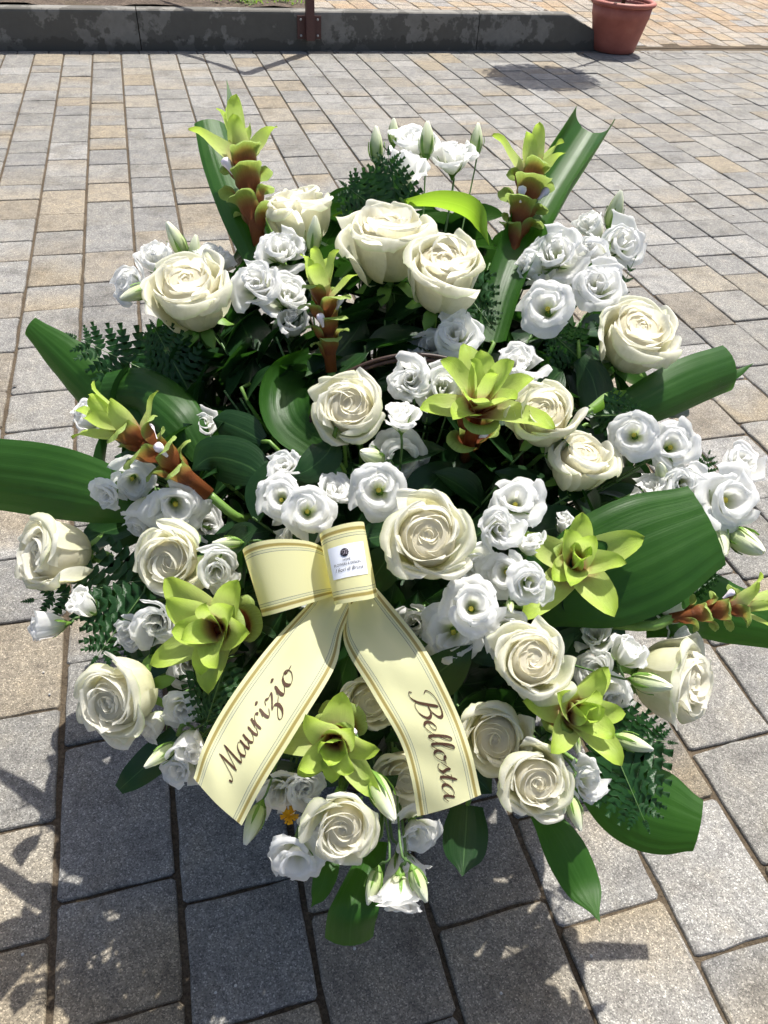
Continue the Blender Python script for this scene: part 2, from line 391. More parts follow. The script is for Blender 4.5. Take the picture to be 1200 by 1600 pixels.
for c in tcell:
    q = project(gw((c[0] + c[1]) / 2, (c[2] + c[3]) / 2, terr((c[0] + c[1]) / 2, (c[2] + c[3]) / 2)))
    tsc.append((c[2] if (-20 < q[0] < 1220 and q[1] > -8) else 99 + c[2], c))
tsc.sort(key=lambda t: t[0]); rest = MB(); rt = []
for i, (sc_, c) in enumerate(tsc):
    a = random.choice(TG); b = random.choice(TG)
    V, Fc, tc = paver_geo(*c, False, terr, (a, b, random.uniform(0.3, 0.7)) if random.random() < .4 else (a, a, .5))
    if i < 290 and sc_ < 99: obj('paver', mesh('terrace_paver', V, Fc, ['paver'], False, {'tint': tc}), terrace)
    else: rest.add(V, Fc); rt.extend(tc)
tag(obj('distant_pavers', rest.mesh('terrace_distant_pavers', 'paver', False, {'tint': rt}), terrace), kind='stuff')
# soil bed left of the post
bs = np.linspace(-7, 1.27, 60); bl = np.linspace(KL + 0.11, 11, 40)
BV = [gw(s, l, KH - 0.012 + 0.018 * math.sin(s * 7 + l * 3) * math.sin(l * 5) + random.uniform(0, 0.02)) for l in bl for s in bs]
tag(obj('soil_bed', mesh('soil_bed', BV, gridfaces(len(bl), len(bs)), ['soil'])), kind='structure')
wv = MB(); wu = []; wvv = []
for cl_ in range(26):
    s, l = (random.uniform(0.72, 1.2), random.uniform(KL + 0.2, KL + 0.7)) if cl_ < 16 else (random.uniform(-2.5, 1.2), random.uniform(KL + 0.25, KL + 1.6))
    for b in range(14):
        a = random.uniform(0, 6.28); ln = random.uniform(0.03, 0.085); w = random.uniform(0.004, 0.010)
        p = gw(s + random.gauss(0, 0.04), l + random.gauss(0, 0.04), KH + 0.005); d = np.array([math.cos(a), math.sin(a), random.uniform(0.5, 1.6)]); d /= np.linalg.norm(d)
        sd = nrm(np.cross(d, [0, 0, 1])) * w
        wv.add([p - sd * .3, p + sd * .3, p + d * ln * .5 - sd, p + d * ln * .5 + sd, p + d * ln + np.array([0, 0, -0.012])], [(0, 1, 3, 2), (2, 3, 4)])
        wu += [-1, 1, -1, 1, 0]; wvv += [0, 0, .5, .5, 1]
tag(obj('weeds', wv.mesh('weeds', 'weed', True, {'pu': wu, 'pv': wvv})), 'low green weeds on the bare soil behind the kerb', 'weeds', kind='stuff')

# kerb wall
kerb = empty('kerb_wall', tomat(frame(gw(1.2, KL + 0.06, 0), (0, 0, 1))))
tag(kerb, 'low grey concrete kerb wall with damp stains and sloping right end', 'kerb')
KM = np.array(kerb.matrix_world)
def kerb_block(s0, s1, h0=KH, h1=KH, hm=None):
    """cross-section with a rounded front lip, swept from s0 to s1"""
    V = []; stations = [(s0, h0), (s1, h1)] if hm is None else [(s0, h0), hm, (s1, h1)]
    for s, h in stations:
        for l, z in ((KL, -0.05), (KL, h - 0.022), (KL + 0.004, h - 0.009), (KL + 0.013, h - 0.002), (KL + 0.025, h), (KL + 0.115, h), (KL + 0.12, h - 0.005), (KL + 0.12, -0.05)):
            V.append(gw(s, l, z))
    n = 8; m = len(stations)
    Fc = [(i * n + j, (i + 1) * n + j, (i + 1) * n + (j + 1) % n, i * n + (j + 1) % n) for i in range(m - 1) for j in range(n)]
    Fc += [tuple(range(n)), tuple((m - 1) * n + j for j in range(n))[::-1]]
    obj('kerb_block', mesh('kerb_block', to_local(KM, V), Fc, ['kerb_concrete'], False), kerb)
k1 = grnd(222, 82)[0]; k2 = grnd(745, 80)[0]; ke = grnd(878, 80)[0]
for a, b in ((k1 - 4.6, k1 - 2.303), (k1 - 2.297, k1 - 0.003), (k1 + 0.003, k2 - 0.003)): kerb_block(a, b)
kerb_block(k2 + 0.003, ke + 0.52, KH, 0.035, (ke + 0.02, KH))

# handrail post bolted to the kerb face
ps = grnd(483, 79)[0]
post = empty('handrail', tomat(frame(gw(ps, KL - 0.02, 0.05), (0, 0, 1), np.array([GN[0], GN[1], 0]))))
tag(post, 'dark brown metal handrail post bolted to the kerb wall', 'handrail')
PM = np.array(post.matrix_world)
obj('mounting_plate', MB().box((0, 0.0125, 0.10), (0.088, 0.006, 0.072)).mesh('mounting_plate', 'brown_paint', False), post)
obj('post', MB().box((0, -0.018, 0.80), (0.030, 0.024, 0.775)).mesh('post', 'brown_paint', False), post)
bm_ = MB().lathe([(0, -0.004), (0.008, -0.004), (0.008, 0.003), (0, 0.004)], 8)
bme = mesh('bolt', [(v[0], -v[2], v[1]) for v in bm_.v], bm_.f, ['bolt_steel'])
for x in (-0.062, 0.062):
    for z in (0.05, 0.15): o = obj('bolt', bme, post); o.location = (x, 0.003, z)
obj('rail', MB().tube([(0, -0.018, 1.57), (-0.2, 0.35, 1.60), (-0.55, 1.0, 1.75)], 0.024, 8).mesh('rail', 'brown_paint'), post)

# flower pot with a small tree whose crown is above the picture
pp = grnd(963, 84); PZ = gw(pp[0] + 0.02, pp[1] + 0.10, 0)
pot = empty('flower_pot', tomat(frame(PZ, (0, 0, 1)))); tag(pot, 'terracotta coloured tapered flower pot at the end of the kerb', 'pot')
obj('pot_body', MB().lathe([(0, 0.004), (0.155, 0.004), (0.170, 0.012), (0.178, 0.05), (0.222, 0.235), (0.226, 0.240), (0.236, 0.325), (0.205, 0.33), (0.20, 0.29), (0.165, 0.06)], 40).mesh('pot_body', 'terracotta'), pot)
rp = [(0.235 + 0.023 * math.cos(a), 0.338 + 0.018 * math.sin(a)) for a in np.linspace(-1.9, 4.38, 14)]
obj('rim', MB().lathe(rp, 40).mesh('rim', 'terracotta'), pot)
sv = MB().lathe([(0.205, 0.305), (0.15, 0.315), (0.08, 0.31), (0.001, 0.318)], 24)
obj('potting_soil', sv.mesh('potting_soil', 'soil'), pot)
shrub = empty('potted_tree', tomat(frame(PZ + np.array([0, 0, 0.31]), (0, 0, 1)))); tag(shrub, 'small slender tree growing in the terracotta pot', 'tree')
obj('trunk', MB().tube([(0, 0, 0), (-0.02, 0.0, 0.5), (-0.14, -0.04, 1.0), (-0.33, -0.12, 1.55)], [0.016, 0.014, 0.012, 0.008], 7).mesh('trunk', 'bark'), shrub)
cv = MB(); cu = []; cvv = []
for i in range(4200):
    d = nrm(rng.normal(size=3)); r = 0.34 * rng.random() ** 0.4; p = np.array([-0.34, -0.12, 1.58]) + d * r * np.array([1.2, 1.1, 0.8])
    a = nrm(rng.normal(size=3)); b = nrm(np.cross(a, rng.normal(size=3))); ln = 0.045; w = 0.018
    cv.add([p, p + a * ln * .5 + b * w, p + a * ln, p + a * ln * .5 - b * w], [(0, 1, 2, 3)]); cu += [0, 1, 0, -1]; cvv += [0, .5, 1, .5]
obj('crown', cv.mesh('crown', 'salal', True, {'pu': cu, 'pv': cvv}), shrub)

# litter blown against the kerb and the pot
lv = MB()
for i in range(150):
    if i < 70: s, l = random.uniform(-1.2, 3.8), KL - abs(random.gauss(0, 0.05)) - 0.01
    elif i < 95: s, l = pp[0] + 0.25 + abs(random.gauss(0, 0.09)), pp[1] + random.gauss(0.05, 0.08)
    else: s, l = random.uniform(-1.2, 5), random.uniform(1.0, 6)
    p = gw(s, l, 0.003); a = random.uniform(0, 6.28); sz = random.uniform(0.003, 0.011); d = np.array([math.cos(a), math.sin(a), 0.1]); e = np.array([-math.sin(a), math.cos(a), 0.15])
    lv.add([p - d * sz, p + e * sz * .45 + [0, 0, .003], p + d * sz, p - e * sz * .45], [(0, 1, 2, 3)])
tag(obj('leaf_litter', lv.mesh('leaf_litter', 'litter', False)), 'tiny dry leaf crumbs scattered over the paving', 'litter', kind='stuff')
pb = MB()
for i in range(40):
    p = gw(random.uniform(-0.4, 1.0), random.uniform(0.2, 1.2), 0.0015); r = random.uniform(0.001, 0.0028)
    pb.lathe([(0, r), (r * .8, r * .4), (r, -r * .3), (r * .5, -r)], 6, p)
tag(obj('grit', pb.mesh('grit', 'pebble')), 'loose grit and tiny pebbles on the paving', 'grit', kind='stuff')

# ================================================================== FLOWERS
FOOT = np.array([0.01, 0.80, 0.0])           # where the basket stands
HUB = np.array([0.01, 0.80, 0.30])           # heart of the foam the stems are pushed into
def petal(prof, psi, nu=11, nv=9, seed=0, round_=0.35, point=0.0, tuck=0.05, edge=0.0, ruffle=0.0, rk=3.0, wave=0.012, basew=0.55, jag=0.0, power=2.5):
    """sheet wrapped round the flower axis: prof = (radius, height) from base to rim"""
    r_ = np.random.default_rng(seed); u = np.linspace(-1, 1, nu); v = np.linspace(0, 1, nv)
    pr = catmull(prof, 60); ph = r_.uniform(0, 6.28, 6)
    V = []; pu = []; pv = []
    jg = r_.normal(0, jag, nu) if jag else np.zeros(nu)
    for vi in v:
        for j, uj in enumerate(u):
            vm = 1 - round_ * abs(uj) ** power + point * math.exp(-(uj / 0.22) ** 2) * 0.1 + jg[j]
            vv = min(1.0, max(0.0, vi * vm)); x = vv * 59; i = min(58, int(x)); f = x - i
            r, z = pr[i] * (1 - f) + pr[i + 1] * f
            wdt = basew + (1 - basew) * min(1, vi / 0.55) ** 0.8
            if point: wdt *= (1 - point * max(0, (vi - 0.45) / 0.55) ** 1.5)
            a = psi * uj * wdt
            r = r * (1 + tuck * uj) + edge * abs(uj) ** 3 * vi
            w1 = wave * vi * (math.sin(2.1 * uj + ph[0]) + 0.6 * math.sin(4.3 * uj + ph[1] + vi * 2))
            rf = ruffle * vi ** 3 * (math.sin(rk * 3.1 * uj + ph[2]) + 0.6 * math.sin(rk * 5.3 * uj + ph[3]))
            r += w1 + rf * 0.7; z += w1 * 0.5 + rf * 0.8
            V.append((r * math.cos(a), r * math.sin(a), z)); pu.append(uj); pv.append(vi)
    return V, gridfaces(nv, nu), pu, pv
def pmesh(name, mat, *a, **k):
    V, Fc, pu, pv = petal(*a, **k); return mesh(name, V, Fc, [mat], True, {'pu': pu, 'pv': pv})
def rotz(a): return Matrix.Rotation(a, 4, 'Z')
def lerp(a, b, t): return a + (b - a) * t

def tilt(rr, a, amt): return Matrix.Rotation(rr.gauss(0, amt), 4, 'X') @ Matrix.Rotation(rr.gauss(0, amt), 4, 'Y') @ rotz(a)
def rose_kit(seed, opened):
    """list of (part name, mesh, turn) for a rose one unit across, axis +z"""
    rr = random.Random(seed); kit = []; N = 26; ang = rr.uniform(0, 6)
    for i in range(N):
        t = i / (N - 1); ang += math.radians(137.5) + rr.gauss(0, 0.22)
        zt = lerp(0.70, 0.78, min(1, t * 2.0)) - (0.22 + 0.20 * opened) * max(0, t - 0.5) ** 1.2 + rr.gauss(0, 0.014)
        Rr = lerp(0.03, 0.46 + 0.05 * opened, t ** (1.0 - 0.10 * opened)); Rb = lerp(0.085, 0.40, t ** 0.9)
        curl = max(0, t - 0.52) * 2.1 * rr.uniform(0.6, 1.3); drop = max(0, t - 0.68) * (0.20 + 0.25 * opened) * rr.uniform(0.5, 1.4)
        neck = lerp(Rb * 0.90, (Rb + Rr) / 2 + 0.01, t)
        prof = [(0.03, 0.0 if t > .2 else 0.1), (Rb * 0.72, 0.10 + 0.05 * (1 - t)), (Rb, zt * 0.45), (neck, zt * 0.80), (Rr, zt)]
        if curl > 0: prof += [(Rr + 0.055 * curl, zt + 0.014 - 0.02 * curl - drop * .4), (Rr + 0.10 * curl, zt - 0.05 * curl - drop)]
        psi = math.radians(lerp(112, 54, t ** 0.6)) * rr.uniform(0.9, 1.1); out = t > 0.82
        me = pmesh('rose_petal', 'rose_heart' if t < 0.42 else ('rose_outer_petal' if out else 'rose_petal'), prof, psi, 19, 13, seed * 100 + i,
                   round_=lerp(0.10, 0.30, t), point=0.22 if t > .5 else 0, tuck=lerp(0.24, 0.10, t), edge=lerp(-0.02, 0.05, t) if t > .4 else -0.015, ruffle=0.003 + 0.009 * t, rk=rr.uniform(0.9, 2.2), wave=0.006 + 0.026 * t, basew=0.6, jag=0.015)
        kit.append(('petal', me, tilt(rr, ang, 0.03 + 0.07 * t)))
    hv = MB().lathe([(0.03, 0.05), (0.20, 0.15), (0.33, 0.36), (0.325, 0.56), (0.25, 0.675), (0.17, 0.695), (0.10, 0.68), (0.05, 0.67), (0.012, 0.69), (0.001, 0.69)], 20)
    kit.append(('heart', hv.mesh('rose_heart', 'rose_heart', True, {'pu': [0] * len(hv.v), 'pv': [0.75] * len(hv.v)}), 0))
    for i in range(5):
        me = pmesh('sepal', 'sepal', [(0.03, -0.02), (0.12, -0.03), (0.20, 0.02), (0.30, -0.04 - 0.05 * rr.random()), (0.38, -0.12)], 0.42, 5, 6, seed + i, round_=0, point=0.95, tuck=0)
        kit.append(('sepal', me, i * 1.2566 + 0.3))
    kit.append(('receptacle', MB().lathe([(0.02, -0.13), (0.05, -0.10), (0.07, -0.03), (0.06, 0.03), (0, 0.04)], 10).mesh('receptacle', 'sepal'), 0))
    return kit
def lisi_kit(seed, kind):
    rr = random.Random(seed); kit = []; ang = rr.uniform(0, 6)
    N = {'F': 13 + seed % 3, 'O': 10, 'H': 10}[kind]
    for i in range(N):
        t = i / (N - 1); ang += math.radians(137.5) + rr.gauss(0, 0.2)
        if kind == 'F':
            zt = lerp(0.58, 0.50, t) + rr.gauss(0, 0.02); Rr = lerp(0.07, 0.44, t ** 0.85); Rb = lerp(0.09, 0.28, t); curl = (0.05 + 0.85 * t) * rr.uniform(0.4, 1.4)
        elif kind == 'O':
            zt = lerp(0.54, 0.40, t) + rr.gauss(0, 0.02); Rr = lerp(0.24, 0.46, t); Rb = lerp(0.14, 0.24, t); curl = 0.5 + 0.8 * t
        else:
            zt = lerp(0.78, 0.72, t) + rr.gauss(0, 0.03); Rr = lerp(0.06, 0.33, t); Rb = lerp(0.09, 0.29, t); curl = 0.1 + 0.8 * t * t
        prof = [(0.02, 0.0), (Rb * 0.6, 0.10), (Rb, zt * 0.5), (lerp(Rb, Rr, 0.55), zt * 0.84), (Rr, zt), (Rr + 0.06 * curl, zt - 0.01 - 0.03 * curl), (Rr + 0.10 * curl, zt - 0.07 * curl)]
        psi = math.radians(lerp(84, 60, t) if kind != 'O' else lerp(74, 58, t)) * rr.uniform(0.85, 1.15)
        me = pmesh('lisianthus_petal', 'lisianthus_petal', prof, psi, 21, 11, seed * 100 + i, round_=0.26, tuck=0.14, edge=0.03 * t, ruffle=0.013 + 0.013 * t, rk=rr.uniform(1.8, 3.0), wave=0.036, basew=0.5, jag=0.030)
        kit.append(('petal', me, tilt(rr, ang, 0.07 + 0.09 * t)))
    if kind == 'O':
        kit.append(('stigma', MB().lathe([(0.02, 0.1), (0.02, 0.20), (0.045, 0.22), (0.05, 0.25), (0.02, 0.275), (0.001, 0.265)], 8).mesh('stigma', 'stigma'), 0))
    for i in range(5):
        me = pmesh('sepal', 'sepal', [(0.03, -0.04), (0.10, 0.02), (0.20, 0.13), (0.28, 0.25), (0.33, 0.34)], 0.16, 5, 5, i, round_=0, point=0.95, tuck=0)
        kit.append(('sepal', me, i * 1.2566))
    kit.append(('calyx', MB().lathe([(0.022, -0.12), (0.045, -0.06), (0.09, 0.01), (0.10, 0.06), (0, 0.07)], 9).mesh('calyx', 'sepal'), 0))
    return kit
def bud_kit(seed):
    """one unit long: furled petals twisted round each other"""
    rr = random.Random(seed); kit = []
    for i in range(4):
        prof = [(0.02, 0), (0.15, 0.12), (0.215 - .012 * i, 0.36), (0.17 - .01 * i, 0.68), (0.07, 0.93), (0.02, 1.0)]
        kit.append(('petal', pmesh('bud_petal', 'bud_petal', prof, 1.5, 11, 10, seed * 7 + i, round_=0.10, point=0.3, tuck=0.10, ruffle=0.006, wave=0.01, basew=0.9, jag=.01), i * 1.62 + rr.random() * .3))
    for i in range(5):
        kit.append(('sepal', pmesh('sepal', 'sepal', [(0.04, -0.03), (0.15, 0.06), (0.225, 0.22), (0.26, 0.42), (0.24, 0.58)], 0.2, 5, 5, i, round_=0, point=0.95, tuck=0), i * 1.2566))
    kit.append(('calyx', MB().lathe([(0.03, -0.10), (0.06, -0.04), (0.12, 0.04), (0.14, 0.09), (0, 0.1)], 9).mesh('calyx', 'sepal'), 0))
    return kit
def curcuma_kit(seed, star):
    """spike one unit long along +z: brown pouches with green lips below, lime bracts above"""
    rr = random.Random(seed); kit = []; ang = rr.uniform(0, 6); core = MB().tube([(0, 0, -0.05), (0, 0, 0.3), (0, 0, 0.62)], [0.05, 0.06, 0.035], 8)
    kit.append(('spike', mesh('spike', core.v, core.f, ['curcuma_pouch'], True, {'pu': [0] * len(core.v), 'pv': [0.3] * len(core.v)}), Matrix.Identity(4)))
    npouch = 10 if not star else 6
    for i in range(npouch):
        t = i / (npouch - 1); ang += math.radians(130) + rr.gauss(0, 0.15); h = lerp(0.02, 0.52, t) + rr.gauss(0, .01)
        R = lerp(0.080, 0.108, math.sin(t * 2.4)) * (1 if not star else 1.35); fl = rr.uniform(0.5, 1.4)
        prof = [(0.045, 0), (R * 0.75, 0.05), (R * 1.0, 0.09), (R * 1.10, 0.135), (R * 1.12 + 0.035 * fl, 0.165), (R + 0.085 * fl, 0.165), (R + 0.115 * fl, 0.140)]
        me = pmesh('pouch_bract', 'curcuma_pouch', prof, 1.2, 15, 13, seed * 50 + i, round_=0.34, point=0.26, tuck=0.04, edge=-0.01, ruffle=0.006, wave=0.012, basew=0.85)
        kit.append(('pouch_bract', me, Matrix.Translation((0, 0, h)) @ rotz(ang)))
    nb = 8 if not star else 12
    for i in range(nb):
        t = i / (nb - 1); ang += math.radians(137.5) + rr.gauss(0, 0.2); h = lerp(0.50, 0.62, t)
        L = (lerp(0.38, 0.42, t) if not star else lerp(0.56, 0.38, t)) * rr.uniform(0.82, 1.18); lean = (lerp(0.72, 0.06, t ** 0.8) if not star else lerp(1.25, 0.04, t ** 0.9)) + rr.gauss(0, 0.12)
        s, c = math.sin(lean), math.cos(lean)
        prof = [(0.03, 0), (0.04 + L * .25 * s * .8, L * .28 * c), (0.045 + L * .55 * s, L * .58 * c), (0.045 + L * .82 * s, L * .84 * c), (0.045 + L * (1.0 * s + .06), L * (1.0 * c - .05))]
        # widen as the bract leaves the axis: constant real width instead of constant angle
        V, Fc, pu, pv = petal(prof, 1.0, 9, 10, seed * 77 + i, round_=0, tuck=0, wave=0.0, basew=1.0)
        V = np.array(V); out = []
        hw = (0.09 if not star else 0.155) * (1.1 - 0.2 * t) * rr.uniform(0.85, 1.15); pr = catmull(prof, 10)
        for q in range(10):
            vv = q / 9; w = hw * 1.5 * (vv + 0.22) ** 0.55 * (1 - vv) ** 0.72 if vv < 1 else 0.001
            r0, z0 = pr[q]; tn = pr[min(9, q + 1)] - pr[max(0, q - 1)]; tn = tn / (np.linalg.norm(tn) + 1e-9); nn = np.array([-tn[1], tn[0]])
            for j in range(9):
                uu = -1 + j / 4; lift = w * 0.62 * uu * uu * (1 - 0.45 * vv) + 0.012 * math.sin(7 * vv + i) * uu
                out.append((r0 + nn[0] * lift, uu * w, z0 + nn[1] * lift))
        me = mesh('lime_bract', out, Fc, ['curcuma_bract'], True, {'pu': pu, 'pv': pv})
        kit.append(('lime_bract', me, Matrix.Translation((0, 0, h)) @ rotz(ang)))
    for i in range(2):
        fl = MB().lathe([(0.01, 0), (0.02, 0.05), (0.035, 0.09), (0.03, 0.115), (0.001, 0.125)], 8)
        kit.append(('floret', fl.mesh('floret', 'anther_white'), Matrix.Translation((0.0, 0.0, 0.34 + .12 * i)) @ rotz(ang + i * 2.2) @ Matrix.Translation((0.11, 0, 0)) @ Matrix.Rotation(0.5, 4, 'Y')))
    return kit
def facing(px, py, dx, dy, m):
    toc = nrm(EYE - at(px, py, 1.0)); lat = RT * dx - UP * dy
    if np.linalg.norm(lat) > 1e-6: lat = nrm(lat)
    return nrm(toc * math.sqrt(max(0, 1 - m * m)) + lat * m)
def stem_pts(base, Z, hub, n=14, lead=0.05):
    base = np.asarray(base); p1 = base - np.asarray(Z) * lead; mid = p1 * 0.45 + hub * 0.55 + np.array([0, 0, 0.02])
    return catmull([base, p1, mid, hub], n)
def assemble(name, kit, A, scale, label, cat, group, stem_r, stem_mat='stem', hub=None, start=-0.1):
    o = empty(name, tomat(A, scale)); tag(o, label, cat, group)
    for nm, me, tr in kit:
        c = obj(nm, me, o)
        c.matrix_local = tr if isinstance(tr, Matrix) else rotz(tr)
    base = A[:3, 3] + A[:3, 2] * start * scale
    hub = HUB + rng.normal(0, 0.035, 3) if hub is None else hub
    pts = stem_pts(base, A[:3, 2], hub, lead=0.03 if stem_r < .0025 else 0.05)
    V, Fc = tube(to_local(np.array(o.matrix_world), pts), stem_r / scale, 6)
    obj('stem', mesh('stem', V, Fc, [stem_mat]), o)
    return o
RK = [rose_kit(11, 0.15), rose_kit(12, 0.6), rose_kit(13, 0.95), rose_kit(14, 0.4), rose_kit(15, 0.9), rose_kit(16, 0.7), rose_kit(17, 0.25)]
LK = {'F': [lisi_kit(21 + i, 'F') for i in range(5)], 'O': [lisi_kit(31 + i, 'O') for i in range(3)], 'H': [lisi_kit(41 + i, 'H') for i in range(3)]}
BK = [bud_kit(51), bud_kit(52)]

# px, py, diameter px, kit, lean dx, dy, amount, extra depth, label
ROSES = [
 (606, 385, 146, 2, 0.0, -1, 0.80, -0.015, 'creamy white rose at the top centre, left of a touching pair'),
 (690, 432, 140, 0, 0.15, -1, 0.66, -0.04, 'cream rose of the touching top pair, lower and right, with a drooping petal'),
 (468, 338, 108, 0, -0.2, -1, 0.86, 0.02, 'cream rose seen from the side beside the leftmost upright green spike'),
 (300, 464, 138, 1, -0.35, -1, 0.66, -0.02, 'large cream rose at upper left among white lisianthus'),
 (548, 642, 112, 2, -0.25, -0.6, 0.36, -0.02, 'peach tinged cream rose just below the brown basket handle'),
 (848, 655, 112, 1, 0.1, -1, 0.52, -0.01, 'cream rose right of the central upright lime flower spike'),
 (905, 727, 108, 0, 0.5, -0.9, 0.72, 0.02, 'half shaded cream rose tucked below another on the right'),
 (990, 532, 130, 1, 0.55, -0.8, 0.64, 0.0, 'cream rose at far right above the long folded leaf'),
 (668, 842, 143, 2, 0.1, -0.5, 0.16, -0.05, 'largest fully open cream rose directly right of the ribbon bow'),
 (92, 866, 130, 0, -1, -0.15, 0.74, 0.0, 'cream rose turned outward at the far left edge'),
 (272, 874, 112, 2, -0.5, 0.1, 0.36, 0.0, 'cream rose left of the ribbon loop with tight petal rings'),
 (192, 1088, 134, 1, -0.85, 0.4, 0.62, -0.01, 'cream rose at lower left hanging over the sunlit paving'),
 (830, 1035, 120, 2, 0.1, -0.2, 0.20, -0.03, 'greenish cream rose right of the ribbon, facing the viewer'),
 (772, 1150, 114, 3, 0.1, 0.5, 0.22, 0.015, 'cream rose touching the right edge of the right ribbon tail'),
 (834, 1217, 116, 2, 0.25, 0.25, 0.28, -0.015, 'lowest right cream rose above a pair of closed buds'),
 (1050, 1060, 136, 1, 0.9, 0.15, 0.80, 0.03, 'cream rose facing away at the right edge below the brown spike'),
 (536, 1287, 108, 2, 0.05, 0.6, 0.36, -0.02, 'lowest cream rose below the ribbon tails at bottom centre'),
 (578, 1093, 88, 3, 0.1, 0.3, 0.2, 0.03, 'small cream rose between the two ribbon tails'),
 (636, 1208, 96, 3, -0.1, 0.5, 0.4, 0.04, 'shaded cream rose half hidden behind the right ribbon tail'),
]
for i, (px, py, dp, k, dx, dy, m, ex, lab) in enumerate(ROSES):
    d = dome(px, py) + ex; D = dp / F * d * KS * 0.95; Z = facing(px, py, dx, dy, m)
    A = frame(at(px, py, d) - Z * D * 0.42, Z, rng.normal(size=3))
    assemble('rose', RK[{2: (2, 4, 5), 0: (0, 6), 1: (1, 5), 3: (3, 5)}[k][i % (3 if k == 2 else 2)]], A, D, lab, 'rose', 'cream roses', 0.0034)

